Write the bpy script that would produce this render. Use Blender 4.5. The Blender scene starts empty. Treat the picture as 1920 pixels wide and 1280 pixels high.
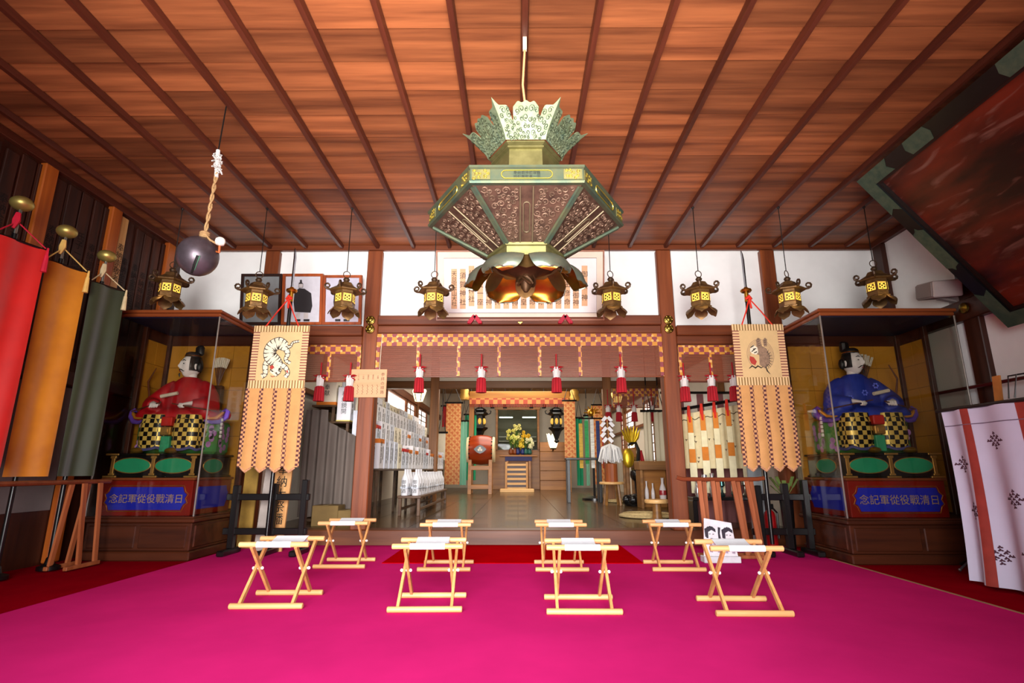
import bpy, math, random
from mathutils import Vector, Matrix, noise as mnoise
R = math.radians
SC = bpy.context.scene
COL = SC.collection

# ------------------------------------------------------------------ camera, world, lights
CAM_H = .89; CAM_PITCH = 13.4; CAM_YAW = .3; FPX = 1007.0; CPX = 966.0
cd = bpy.data.cameras.new('camera'); cam = bpy.data.objects.new('camera', cd); COL.objects.link(cam)
cd.sensor_width = 36.0; cd.lens = 36.0 * FPX / 1920.0; cd.shift_x = -(CPX - 960.0) / 1920.0
cd.clip_start = .05; cd.clip_end = 200
cam.location = (0, 0, CAM_H); cam.rotation_euler = (R(90 + CAM_PITCH), 0, R(CAM_YAW))
SC.camera = cam
vs = SC.view_settings
vs.view_transform = 'Standard'; vs.look = 'None'; vs.gamma = 1; vs.use_curve_mapping = False
vs.exposure = 0.0
SC.display_settings.display_device = 'sRGB'
SC.cycles.use_denoising = True
SC.cycles.max_bounces = 8; SC.cycles.diffuse_bounces = 4; SC.cycles.glossy_bounces = 3
SC.cycles.transparent_max_bounces = 16; SC.cycles.sample_clamp_indirect = 6
SC.cycles.caustics_reflective = False; SC.cycles.caustics_refractive = False

wd = bpy.data.worlds.new('sky'); SC.world = wd; wd.use_nodes = True
bgn = wd.node_tree.nodes['Background']; bgn.inputs[0].default_value = (.80, .90, 1.0, 1); bgn.inputs[1].default_value = 1.0

def area(name, loc, rot, sx, sy, power, col=(1, 1, 1), spread=180):
    l = bpy.data.lights.new(name, 'AREA'); l.shape = 'RECTANGLE'; l.size = sx; l.size_y = sy
    l.energy = power; l.color = col; l.spread = R(spread)
    o = bpy.data.objects.new(name, l); COL.objects.link(o); o.location = loc; o.rotation_euler = [R(a) for a in rot]
    return o
def point(name, loc, power, col, rad=.05):
    l = bpy.data.lights.new(name, 'POINT'); l.energy = power; l.color = col; l.shadow_soft_size = rad
    o = bpy.data.objects.new(name, l); COL.objects.link(o); o.location = loc
    return o
# daylight through the open front of the hall (behind the camera)
area('entrance_daylight', (-.5, -.9, 1.5), (90, 0, 0), 3.2, 2.6, 335, (1, .98, .96), 90)
# daylight thrown up by the bright ground outside the entrance
area('ground_bounce', (0, -1.3, .25), (138, 0, 0), 3.4, 2.0, 225, (1, .97, .92), 72)
# fill lights added overhead to brighten the inner hall
area('inner_hall_fill', (0, 9.6, 3.6), (0, 0, 0), 1.6, 3.0, 95, (1, .93, .80))
area('inner_hall_fill', (0, 16.2, 3.9), (0, 0, 0), 3.0, 5.0, 270, (1, .93, .80))

# ------------------------------------------------------------------ pixel -> world helper (each point keeps its own real depth)
_th = R(CAM_PITCH); _ps = R(CAM_YAW)
_fw = Vector((-math.sin(_ps) * math.cos(_th), math.cos(_ps) * math.cos(_th), math.sin(_th)))
_rt = Vector((math.cos(_ps), math.sin(_ps), 0)); _up = _rt.cross(_fw); _C = Vector((0, 0, CAM_H))
def _ray(px, py): return _fw + _rt * ((px - CPX) / FPX) + _up * ((640 - py) / FPX)
def atY(px, py, y): d = _ray(px, py); return _C + d * (y / d.y)
def atZ(px, py, z): d = _ray(px, py); return _C + d * ((z - CAM_H) / d.z)
def atX(px, py, x): d = _ray(px, py); return _C + d * (x / d.x)

# ------------------------------------------------------------------ object helpers
ORG = {}
def _tag(o, label=None, cat=None, group=None, kind=None):
    if label: o['label'] = label
    if cat: o['category'] = cat
    if group: o['group'] = group
    if kind: o['kind'] = kind
    return o
def thing(name, label, cat, loc=(0, 0, 0), group=None):
    o = bpy.data.objects.new(name, None); COL.objects.link(o); o.location = loc
    o.empty_display_size = .05
    ORG[o.name] = Vector(loc)
    return _tag(o, label, cat, group)
KIDS = {}
def link(name, me, parent=None, org=None):
    o = bpy.data.objects.new(name, me); COL.objects.link(o)
    if parent is not None:
        o.parent = parent; ORG[o.name] = ORG.get(parent.name, Vector())
        KIDS.setdefault(parent.name, []).append(o)
    return o
def copy_tree(o, parent=None):
    c = o.copy(); COL.objects.link(c)
    ORG[c.name] = ORG.get(o.name, Vector())
    if parent is not None:
        c.parent = parent; KIDS.setdefault(parent.name, []).append(c)
    for k in list(KIDS.get(o.name, [])): copy_tree(k, c)
    return c

class MB:
    """collects shapes; build() links them as one mesh object"""
    def __init__(s): s.v = []; s.f = []; s.mi = []; s.m = 0; s.T = None
    def add(s, vs, fs):
        n = len(s.v)
        if s.T is not None: vs = [s.T @ Vector(p) for p in vs]
        s.v.extend([tuple(p) for p in vs])
        for f in fs: s.f.append([i + n for i in f]); s.mi.append(s.m)
        return s
    def box(s, x0, x1, y0, y1, z0, z1):
        v = [(x, y, z) for z in (z0, z1) for y in (y0, y1) for x in (x0, x1)]
        return s.add(v, [(0, 2, 3, 1), (4, 5, 7, 6), (0, 1, 5, 4), (2, 6, 7, 3), (0, 4, 6, 2), (1, 3, 7, 5)])
    def bbox(s, x0, x1, y0, y1, z0, z1, b=.004):
        """box with chamfered edges"""
        b = min(b, (x1 - x0) * .4, (y1 - y0) * .4, (z1 - z0) * .4)
        vs = []; X = (x0, x1); Y = (y0, y1); Z = (z0, z1); sg = (1, -1)
        idx = {}
        for i in (0, 1):
            for j in (0, 1):
                for k in (0, 1):
                    for a in range(3):
                        p = [X[i] + sg[i] * b, Y[j] + sg[j] * b, Z[k] + sg[k] * b]
                        p[a] = (X[i], Y[j], Z[k])[a]
                        idx[i, j, k, a] = len(vs); vs.append(p)
        g = lambda i, j, k, a: idx[i, j, k, a]
        F = []
        for i in (0, 1):
            q = [g(i, 0, 0, 0), g(i, 1, 0, 0), g(i, 1, 1, 0), g(i, 0, 1, 0)]; F.append(q if i else q[::-1])
            q = [g(0, i, 0, 1), g(1, i, 0, 1), g(1, i, 1, 1), g(0, i, 1, 1)]; F.append(q if not i else q[::-1])
            q = [g(0, 0, i, 2), g(1, 0, i, 2), g(1, 1, i, 2), g(0, 1, i, 2)]; F.append(q if i else q[::-1])
        for i in (0, 1):
            for j in (0, 1):
                F.append([g(i, j, 0, 0), g(i, j, 1, 0), g(i, j, 1, 1), g(i, j, 0, 1)])
                F.append([g(i, 0, j, 0), g(i, 1, j, 0), g(i, 1, j, 2), g(i, 0, j, 2)])
                F.append([g(0, i, j, 1), g(1, i, j, 1), g(1, i, j, 2), g(0, i, j, 2)])
                for k in (0, 1): F.append([g(i, j, k, 0), g(i, j, k, 1), g(i, j, k, 2)])
        return s.add(vs, F)
    def bar(s, p0, p1, w, h, up=(0, 0, 1)):
        """rectangular bar between two points; w across, h along up"""
        p0 = Vector(p0); p1 = Vector(p1); d = (p1 - p0).normalized(); u = Vector(up)
        if abs(d.dot(u)) > .98: u = Vector((0, 1, 0))
        a = d.cross(u).normalized(); u = a.cross(d).normalized()
        v = [p + a * (sx * w / 2) + u * (sz * h / 2) for p in (p0, p1) for sx, sz in ((-1, -1), (1, -1), (1, 1), (-1, 1))]
        return s.add(v, [(3, 2, 1, 0), (4, 5, 6, 7), (0, 1, 5, 4), (1, 2, 6, 5), (2, 3, 7, 6), (3, 0, 4, 7)])
    def tube(s, pts, r, n=8, cap=True, closed=False):
        pts = [Vector(p) for p in pts]; m = len(pts)
        rs = r if isinstance(r, (list, tuple)) else [r] * m
        vs = []; fs = []; a = None
        for i, p in enumerate(pts):
            if closed: d = pts[(i + 1) % m] - pts[i - 1]
            else: d = pts[min(i + 1, m - 1)] - pts[max(i - 1, 0)]
            if d.length < 1e-9: d = Vector((0, 0, 1))
            d.normalize()
            if a is None:
                a = d.cross(Vector((0, 0, 1)))
                if a.length < .05: a = d.cross(Vector((0, 1, 0)))
            a = (a - d * a.dot(d)); a.normalize(); b = d.cross(a)
            for k in range(n):
                t = 2 * math.pi * k / n
                vs.append(p + (a * math.cos(t) + b * math.sin(t)) * rs[i])
        for i in range(m if closed else m - 1):
            j = (i + 1) % m
            for k in range(n):
                l = (k + 1) % n
                fs.append((i * n + k, i * n + l, j * n + l, j * n + k))
        if cap and not closed:
            fs.append(tuple(range(n))[::-1]); fs.append(tuple((m - 1) * n + k for k in range(n)))
        return s.add(vs, fs)
    def cyl(s, p0, p1, r0, r1=None, n=12, cap=True):
        return s.tube([p0, p1], [r0, r0 if r1 is None else r1], n, cap)
    def lathe(s, prof, c=(0, 0, 0), n=16, ph=0, cap=True, sx=1, sy=1):
        """profile of (r, z) turned round the vertical through c"""
        vs = []; fs = []; m = len(prof); c = Vector(c)
        for r, z in prof:
            for k in range(n):
                t = ph + 2 * math.pi * k / n
                vs.append(c + Vector((r * math.cos(t) * sx, r * math.sin(t) * sy, z)))
        for i in range(m - 1):
            for k in range(n):
                l = (k + 1) % n
                fs.append((i * n + k, i * n + l, (i + 1) * n + l, (i + 1) * n + k))
        if cap:
            fs.append(tuple(range(n))[::-1]); fs.append(tuple((m - 1) * n + k for k in range(n)))
        return s.add(vs, fs)
    def ball(s, c, r, n=12, m=8):
        rx, ry, rz = r if isinstance(r, (tuple, list)) else (r, r, r)
        prof = [(max(1e-4, math.sin(math.pi * i / m)), -math.cos(math.pi * i / m)) for i in range(m + 1)]
        vs = []; fs = []; c = Vector(c)
        for q, z in prof:
            for k in range(n):
                t = 2 * math.pi * k / n
                vs.append(c + Vector((q * rx * math.cos(t), q * ry * math.sin(t), z * rz)))
        for i in range(m):
            for k in range(n):
                l = (k + 1) % n
                fs.append((i * n + k, i * n + l, (i + 1) * n + l, (i + 1) * n + k))
        return s.add(vs, fs)
    def grid(s, fn, nu, nv, flip=False):
        vs = [fn(i / nu, j / nv) for j in range(nv + 1) for i in range(nu + 1)]; w = nu + 1; fs = []
        for j in range(nv):
            for i in range(nu):
                q = (j * w + i, j * w + i + 1, (j + 1) * w + i + 1, (j + 1) * w + i)
                fs.append(q[::-1] if flip else q)
        return s.add(vs, fs)
    def sheet(s, fn, nu, nv, th=.004):
        """a cloth or shell with thickness; fn(u, v) -> (point, normal)"""
        A = []; B = []; w = nu + 1
        for j in range(nv + 1):
            for i in range(nu + 1):
                p, n = fn(i / nu, j / nv); p = Vector(p); n = Vector(n)
                A.append(p + n * th / 2); B.append(p - n * th / 2)
        N = len(A); fs = []
        for j in range(nv):
            for i in range(nu):
                q = (j * w + i, j * w + i + 1, (j + 1) * w + i + 1, (j + 1) * w + i)
                fs.append(q); fs.append(tuple(k + N for k in q[::-1]))
        def edge(a, b): fs.append((b, a, a + N, b + N))
        for i in range(nu): edge(i, i + 1); edge(nv * w + i + 1, nv * w + i)
        for j in range(nv): edge((j + 1) * w, j * w); edge(j * w + nu, (j + 1) * w + nu)
        return s.add(A + B, fs)
    def prism(s, poly, d0, d1, plane):
        """2-D outline extruded from d0 to d1; plane(u, v, d) -> point"""
        n = len(poly)
        vs = [plane(u, v, d0) for u, v in poly] + [plane(u, v, d1) for u, v in poly]
        fs = [tuple(range(n)), tuple(range(2 * n - 1, n - 1, -1))]
        for i in range(n):
            j = (i + 1) % n; fs.append((j, i, i + n, j + n))
        return s.add(vs, fs)
    def stroke(s, pts, w, plane, d0=0, d1=.001):
        """flat ribbon drawn along 2-D points on a plane"""
        m = len(pts); ws = w if isinstance(w, (list, tuple)) else [w] * m
        L = []; Rr = []
        for i in range(m):
            a = pts[max(i - 1, 0)]; b = pts[min(i + 1, m - 1)]
            dx, dy = b[0] - a[0], b[1] - a[1]; l = math.hypot(dx, dy) or 1
            nx, ny = -dy / l * ws[i] / 2, dx / l * ws[i] / 2
            L.append((pts[i][0] + nx, pts[i][1] + ny)); Rr.append((pts[i][0] - nx, pts[i][1] - ny))
        vs = [plane(u, v, d1) for u, v in L] + [plane(u, v, d1) for u, v in Rr] + [plane(u, v, d0) for u, v in L] + [plane(u, v, d0) for u, v in Rr]
        fs = []
        for i in range(m - 1):
            fs.append((i, i + 1, m + i + 1, m + i))
            fs.append((i + 1, i, 2 * m + i, 2 * m + i + 1)); fs.append((m + i, m + i + 1, 3 * m + i + 1, 3 * m + i))
        return s.add(vs, fs)
    def mesh(s, name, mats, smooth=False):
        me = bpy.data.meshes.new(name)
        o = getattr(s, 'o', None)
        me.from_pydata(s.v, [], s.f); me.update()
        for m in (mats if isinstance(mats, (list, tuple)) else [mats]): me.materials.append(m)
        if any(s.mi): me.polygons.foreach_set('material_index', s.mi)
        if smooth:
            me.polygons.foreach_set('use_smooth', [True] * len(s.f))
            if smooth != 'all':
                try: me.set_sharp_from_angle(angle=R(smooth if smooth is not True else 40))
                except Exception: pass
        return me
    def build(s, name, mats, parent=None, smooth=False, **tags):
        """world coordinates are turned into the parent's own coordinates"""
        if parent is not None:
            g = ORG.get(parent.name, Vector())
            if g.length: s.v = [(a - g.x, b - g.y, c - g.z) for a, b, c in s.v]
        o = link(name, s.mesh(name, mats, smooth), parent)
        return _tag(o, **tags) if tags else o
def rebase(s, org):
    s.v = [(a - org[0], b - org[1], c - org[2]) for a, b, c in s.v]
def solo(mb, name, mats, label, cat, loc, group=None, smooth=False, kind=None):
    """a thing that is one mesh, its origin at loc (world coordinates given)"""
    rebase(mb, loc); o = link(name, mb.mesh(name, mats, smooth)); o.location = loc
    ORG[o.name] = Vector(loc)
    return _tag(o, label, cat, group, kind)
def structure(mb, name, mats, parent=None, smooth=False):
    o = mb.build(name, mats, parent, smooth)
    if parent is None: o['kind'] = 'structure'
    return o
def plane_xz(x0, y, z0): return lambda u, v, d: (x0 + u, y - d, z0 + v)
def plane_fn(o, ux, vx):
    o = Vector(o); ux = Vector(ux).normalized(); vx = Vector(vx).normalized(); n = ux.cross(vx)
    return lambda u, v, d: o + ux * u + vx * v + n * d

# writing: a text turned into flat mesh letters
_TX = {}
def text_geo(body, size, gap=1.0, res=2):
    k = (body, size, gap)
    if k in _TX: return _TX[k]
    c = bpy.data.curves.new('lettering', 'FONT'); c.body = body; c.size = size; c.align_x = 'CENTER'; c.align_y = 'CENTER'
    c.space_line = gap; c.resolution_u = res
    o = bpy.data.objects.new('lettering', c); COL.objects.link(o)
    me = bpy.data.meshes.new_from_object(o)
    vs = [tuple(v.co) for v in me.vertices]; fs = [tuple(p.vertices) for p in me.polygons]
    bpy.data.objects.remove(o); bpy.data.curves.remove(c); bpy.data.meshes.remove(me)
    if vs:
        cx = (min(v[0] for v in vs) + max(v[0] for v in vs)) / 2; cy = (min(v[1] for v in vs) + max(v[1] for v in vs)) / 2
        vs = [(v[0] - cx, v[1] - cy, v[2]) for v in vs]
    _TX[k] = (vs, fs); return vs, fs
def write(mb, body, size, plane, u, v, d=.001, gap=1.0, vertical=False):
    if vertical: body = '\n'.join(body)
    vs, fs = text_geo(body, size, gap)
    mb.add([plane(u + a, v + b, d) for a, b, c in vs], fs)

# ------------------------------------------------------------------ materials
def lin(h):
    if not isinstance(h, str): return tuple(h)
    h = h.lstrip('#'); r = []
    for i in (0, 2, 4):
        c = int(h[i:i + 2], 16) / 255
        r.append(c / 12.92 if c <= .04045 else ((c + .055) / 1.055) ** 2.4)
    return tuple(r)
_M = {}
def M(name, col, rough=.6, metal=0.0, var=.15, scale=8.0, stretch=(1, 1, 1), bump=0.0, rand=0.0, emit=0.0, spec=.4, coat=0.0, alpha=1.0, col2=None, detail=4, sheen=0.0):
    if name in _M: return _M[name]
    m = bpy.data.materials.new(name); m.use_nodes = True; nt = m.node_tree; N = nt.nodes; L = nt.links
    b = N['Principled BSDF']; c = lin(col)
    b.inputs['Roughness'].default_value = rough; b.inputs['Metallic'].default_value = metal
    b.inputs['Specular IOR Level'].default_value = spec; b.inputs['Coat Weight'].default_value = coat
    b.inputs['Sheen Weight'].default_value = sheen
    b.inputs['Alpha'].default_value = alpha
    tc = N.new('ShaderNodeTexCoord'); mp = N.new('ShaderNodeMapping'); mp.inputs['Scale'].default_value = [scale * a for a in stretch]
    L.new(tc.outputs['Object'], mp.inputs['Vector'])
    nz = N.new('ShaderNodeTexNoise'); nz.inputs['Scale'].default_value = 1; nz.inputs['Detail'].default_value = detail; nz.inputs['Roughness'].default_value = .6
    if rand:
        oi = N.new('ShaderNodeObjectInfo'); ad = N.new('ShaderNodeVectorMath'); ad.operation = 'ADD'
        ml = N.new('ShaderNodeMath'); ml.operation = 'MULTIPLY'; ml.inputs[1].default_value = 37.0
        L.new(oi.outputs['Random'], ml.inputs[0]); L.new(mp.outputs[0], ad.inputs[0]); L.new(ml.outputs[0], ad.inputs[1]); L.new(ad.outputs[0], nz.inputs['Vector'])
    else: L.new(mp.outputs[0], nz.inputs['Vector'])
    rp = N.new('ShaderNodeValToRGB'); rp.color_ramp.elements[0].position = .3; rp.color_ramp.elements[1].position = .7
    lo = lin(col2) if col2 else tuple(max(0, a * (1 - var)) for a in c); hi = c if col2 else tuple(min(1, a * (1 + var)) for a in c)
    rp.color_ramp.elements[0].color = (*lo, 1); rp.color_ramp.elements[1].color = (*hi, 1)
    L.new(nz.outputs['Fac'], rp.inputs[0]); out = rp.outputs[0]
    if rand:
        hs = N.new('ShaderNodeHueSaturation'); mr = N.new('ShaderNodeMapRange')
        mr.inputs['To Min'].default_value = 1 - rand; mr.inputs['To Max'].default_value = 1 + rand
        L.new(oi.outputs['Random'], mr.inputs['Value']); L.new(mr.outputs[0], hs.inputs['Value']); L.new(out, hs.inputs['Color']); out = hs.outputs[0]
    L.new(out, b.inputs['Base Color'])
    if emit:
        L.new(out, b.inputs['Emission Color']); b.inputs['Emission Strength'].default_value = emit
    if bump:
        bp = N.new('ShaderNodeBump'); bp.inputs['Strength'].default_value = bump; bp.inputs['Distance'].default_value = .01
        L.new(nz.outputs['Fac'], bp.inputs['Height']); L.new(bp.outputs[0], b.inputs['Normal'])
    _M[name] = m; return m
def wood(name, dark, light, axis='X', scale=5, rough=.5, rand=.12, bump=.12, coat=0.0, spec=.4):
    st = {'X': (.12, 2.2, 2.2), 'Y': (2.2, .12, 2.2), 'Z': (2.2, 2.2, .12)}[axis]
    return M(name, light, rough=rough, scale=scale, stretch=st, bump=bump, rand=rand, col2=dark, coat=coat, spec=spec, detail=6)
def glass(name, tint=(1, 1, 1), a=.10, rough=.02):
    """thin pane: mostly clear, mirror-like at grazing angles"""
    if name in _M: return _M[name]
    m = bpy.data.materials.new(name); m.use_nodes = True; nt = m.node_tree; N = nt.nodes; L = nt.links
    N.remove(N['Principled BSDF'])
    t = N.new('ShaderNodeBsdfTransparent'); t.inputs[0].default_value = (*tint, 1)
    g = N.new('ShaderNodeBsdfGlossy'); g.inputs['Roughness'].default_value = rough
    lw = N.new('ShaderNodeLayerWeight'); pw = N.new('ShaderNodeMath'); pw.operation = 'POWER'; pw.inputs[1].default_value = 4.5; L.new(lw.outputs['Facing'], pw.inputs[0])
    fr = N.new('ShaderNodeMath'); fr.operation = 'MULTIPLY_ADD'; fr.inputs[1].default_value = .7; fr.inputs[2].default_value = .025; L.new(pw.outputs[0], fr.inputs[0])
    mx = N.new('ShaderNodeMixShader'); L.new(fr.outputs[0], mx.inputs[0]); L.new(t.outputs[0], mx.inputs[1]); L.new(g.outputs[0], mx.inputs[2])
    L.new(mx.outputs[0], N['Material Output'].inputs[0]); _M[name] = m; return m
def checker(name, c1, c2, sx, sy, sz, rough=.4, metal=0.0, c3=None, coords='Object', off=(0, 0, 0)):
    if name in _M: return _M[name]
    m = bpy.data.materials.new(name); m.use_nodes = True; nt = m.node_tree; N = nt.nodes; L = nt.links
    b = N['Principled BSDF']; b.inputs['Roughness'].default_value = rough; b.inputs['Metallic'].default_value = metal
    tc = N.new('ShaderNodeTexCoord'); mp = N.new('ShaderNodeMapping'); mp.inputs['Scale'].default_value = (sx, sy, sz); mp.inputs['Location'].default_value = off
    L.new(tc.outputs[coords], mp.inputs[0])
    ck = N.new('ShaderNodeTexChecker'); ck.inputs['Scale'].default_value = 1; ck.inputs[1].default_value = (*lin(c1), 1); ck.inputs[2].default_value = (*lin(c2), 1)
    L.new(mp.outputs[0], ck.inputs[0]); out = ck.outputs[0]
    if c3:
        vo = N.new('ShaderNodeTexVoronoi'); vo.inputs['Scale'].default_value = 1.0; vo.inputs['Randomness'].default_value = .25
        L.new(mp.outputs[0], vo.inputs['Vector'])
        lt = N.new('ShaderNodeMath'); lt.operation = 'LESS_THAN'; lt.inputs[1].default_value = .33; L.new(vo.outputs['Distance'], lt.inputs[0])
        mx = N.new('ShaderNodeMix'); mx.data_type = 'RGBA'; L.new(lt.outputs[0], mx.inputs[0]); L.new(out, mx.inputs[6]); mx.inputs[7].default_value = (*lin(c3), 1); out = mx.outputs[2]
    L.new(out, b.inputs['Base Color']); _M[name] = m; return m
rnd = random.Random(7)
# palette
W_CEIL = wood('ceiling_plank_wood', '#562a16', '#9c5a34', 'X', 4, .5, .3, .1)
W_BAT = wood('batten_wood', '#3a160e', '#5c2a1a', 'Y', 5, .4, .1, .1)
W_POST = wood('post_wood', '#5a2812', '#884622', 'Z', 5, .45, .06, .15)
W_BEAMX = wood('beam_wood', '#502310', '#7e3f1e', 'X', 5, .45, .06, .15)
W_BEAMY = wood('beam_wood_y', '#5c2c16', '#8a5028', 'Y', 5, .45, .06, .15)
W_DARKX = wood('dark_wood_x', '#2a0f08', '#48200f', 'X', 5, .4, .08, .12)
W_DARKZ = wood('dark_wood_z', '#2a0f08', '#4a2111', 'Z', 5, .4, .12, .12)
W_BOARD = wood('name_board_wood', '#220e08', '#4a200e', 'Z', 5, .6, .35, .2)
W_PALEZ = wood('pale_wood_z', '#a8703a', '#d2a066', 'Z', 6, .5, .06, .1)
W_PALEX = wood('pale_wood_x', '#c99150', '#eabf80', 'X', 6, .45, .06, .1)
W_FLOOR = wood('inner_floor_wood', '#3c2814', '#604626', 'Y', 4, .26, .12, .03, coat=.15)
W_STEP = wood('step_wood', '#482210', '#724024', 'X', 4, .4, .05, .1)
PLASTER = M('plaster', '#f4f3f1', .9, var=.04, scale=3, bump=.05)
PLASTER2 = M('inner_plaster', '#dcd2c2', .9, var=.04, scale=3)
CARPET_P = M('magenta_carpet', '#c62270', .95, var=.10, scale=1.3, spec=.0)
CARPET_R = M('red_carpet', '#8a0416', .95, var=.12, scale=2.5, spec=.0)
LACQ = M('black_lacquer', '#0c0a0b', .3, var=.2, spec=.5)
REDLAC = M('red_lacquer', '#7c1508', .35, var=.15, scale=5)
GOLD = M('gilt_metal', '#d8a23c', .32, 1.0, .15, 20)
BRASS = M('old_brass', '#8f7a3a', .35, 1.0, .2, 12)
BRONZE = M('bronze', '#6b5136', .45, .85, .3, 14, bump=.15)
INK = M('black_ink', '#1a1512', .8, var=.1)
WHITEP = M('white_paper', '#e9e7ec', .8, var=.03, scale=6)
REDC = M('red_cord', '#a00c18', .7, var=.15, scale=30)
WHITEC = M('white_cloth', '#e8e6e6', .85, var=.05, scale=10)

ZC = 3.88; YB = 6.9; XL = -4.65; XR = 4.85; ZS = .172

# ---- floors
b = MB(); b.box(XL, XR, -.5, YB - .02, -.06, -.012); structure(b, 'floor', CARPET_R)
b = MB(); b.box(-30, 30, -30, -.5, -.5, -.3); structure(b, 'ground', M('gravel', '#b9b2a6', .9, var=.2, scale=6))
t = thing('carpet', 'wide magenta carpet laid under the folding stools', 'carpet', (0, 3.3, 0))
b = MB(); b.box(-3.28, 3.19, -.3, YB - .03, -.0118, 0); b.build('pile', CARPET_P, t)
b = MB(); b.box(3.19, 3.215, -.3, 5.9, -.0118, .002); b.build('edge_binding', M('binding', '#a07a55', .8), t)
b = MB(); b.box(-1.33, 1.22, 5.58, YB - .03, .0005, .006)
solo(b, 'red_mat', M('red_mat_cloth', '#b0030c', .95, var=.1, scale=2, spec=0), 'bright red mat lying across the carpet before the wooden step', 'mat', (0, 6.2, .001))
# step and the inner wooden floor
b = MB(); b.bbox(-3.5, 3.5, YB - .02, YB + .26, -.06, ZS, .008); structure(b, 'trim_1', W_STEP)
fl = MB(); fl.box(-3.6, 3.7, YB + .25, 22.6, .0, ZS - .03); fl = structure(fl, 'floor_inner', W_FLOOR)
for i in range(10):
    x0 = -3.5 + i * .7
    for j, (y0, y1) in enumerate(((7.16, 10.2), (10.2, 13.2), (13.2, 17.4), (17.4, 22.5))):
        b = MB(); b.box(x0 + .003, x0 + .697, y0 + .003, y1 - .003, ZS - .03, ZS); b.build('plank', W_FLOOR, fl)

# ---- ceiling: overlapping boards over battens
c = MB(); c.box(XL - .1, XR + .1, -3.0, YB + .1, ZC + .05, ZC + .12); ceil = structure(c, 'ceiling', W_DARKX)
BX = [.05 + .492 * k for k in range(-9, 10)]
cuts = [XL] + BX + [XR]
_pl = {}
def plank_mesh(l, w):
    k = (round(l, 3), round(w, 3))
    if k not in _pl:
        b = MB()
        # far edge hangs a little lower than the near edge of the next board
        v = [(-l / 2, 0, .009), (l / 2, 0, .009), (-l / 2, w, 0), (l / 2, w, 0), (-l / 2, 0, .018), (l / 2, 0, .018), (-l / 2, w, .012), (l / 2, w, .012)]
        b.add(v, [(0, 2, 3, 1), (4, 5, 7, 6), (0, 1, 5, 4), (2, 6, 7, 3), (0, 4, 6, 2), (1, 3, 7, 5)])
        _pl[k] = b.mesh('plank', W_CEIL)
    return _pl[k]
PW = .3135
for k in range(-4, 13):
    y0 = 3.145 + PW * k
    w = min(PW - .012, YB - .01 - y0)
    if w < .05: continue
    i = 0; n = len(cuts) - 1
    if k % 2: segs = [(0, 1)] + [(j, min(j + 2, n)) for j in range(1, n, 2)]
    else: segs = [(j, min(j + 2, n)) for j in range(0, n, 2)]
    for a, e in segs:
        l = cuts[e] - cuts[a] - .004
        o = link('plank', plank_mesh(l, w), ceil); o.location = ((cuts[a] + cuts[e]) / 2, y0, ZC + rnd.uniform(0, .003))
for x in BX:
    b = MB(); v = []
    pr = [(-.028, .0), (.028, .0), (.019, -.048), (-.019, -.048)]
    b.prism([(u, w) for u, w in pr], -3.0, YB - .03, lambda u, v, d: (x + u, d, ZC - .001 + v)); b.build('batten', W_BAT, ceil)
b = MB(); b.bbox(XL, XR, YB - .05, YB, ZC - .07, ZC); structure(b, 'trim_2', W_BEAMX)
for i, x in ((3, XL + .03), (4, XR - .03)):
    b = MB(); b.bbox(x - .03, x + .03, -.4, YB - .05, ZC - .08, ZC); structure(b, 'trim_%d' % i, W_BAT)

# ---- back wall: plaster over the openings, columns, lintels
w = MB(); w.box(XL, XR, YB + .04, YB + .12, 2.6, ZC + .05)
w.box(XL, -3.42, YB + .04, YB + .12, -.1, 2.6); w.box(3.48, XR, YB + .04, YB + .12, -.1, 2.6)
structure(w, 'wall_back', PLASTER)
for x, z0, hw in ((-1.95, ZS, .1), (1.985, ZS, .1), (-3.36, 0, .095), (3.4, 0, .095)):
    b = MB(); b.bbox(x - hw, x + hw, YB - .04, YB + .16, z0, ZC - .07, .012); col = structure(b, 'column', W_POST)
    if hw == .1:
        for z in (2.81, 2.69):
            b = MB(); T = Matrix.Translation((x, YB - .06, z)) @ Matrix.Rotation(R(90), 4, 'X')
            b.T = T; b.lathe([(.062, 0), (.06, .012), (.045, .02), (.04, .012), (.03, .016), (.022, .034), (.001, .04)], n=12)
            for k in range(6): b.ball((.045 * math.cos(k * 1.047), .045 * math.sin(k * 1.047), .018), .012, 6, 4)
            b.build('nail_cover', BRASS, col, True)
b = MB(); b.bbox(-1.85, 1.885, YB - .09, YB + .1, 2.74, 2.87, .01); structure(b, 'beam', W_BEAMX)
b = MB(); b.bbox(-1.85, 1.885, YB - .05, YB + .1, 2.635, 2.74, .01); structure(b, 'beam', W_BEAMX)
for x0, x1 in ((-3.265, -2.05), (2.085, 3.305)):
    b = MB(); b.bbox(x0, x1, YB - .08, YB + .1, 2.6, 2.735, .01); structure(b, 'beam', W_BEAMX)
    b = MB(); b.bbox(x0, x1, YB - .04, YB + .1, 2.49, 2.6, .008); structure(b, 'beam', W_BEAMX)
for x0, x1 in ((XL, -3.455), (3.495, XR)):
    b = MB(); b.bbox(x0, x1, YB - .06, YB + .1, 2.6, 2.735, .01); structure(b, 'beam', W_BEAMX)

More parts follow.
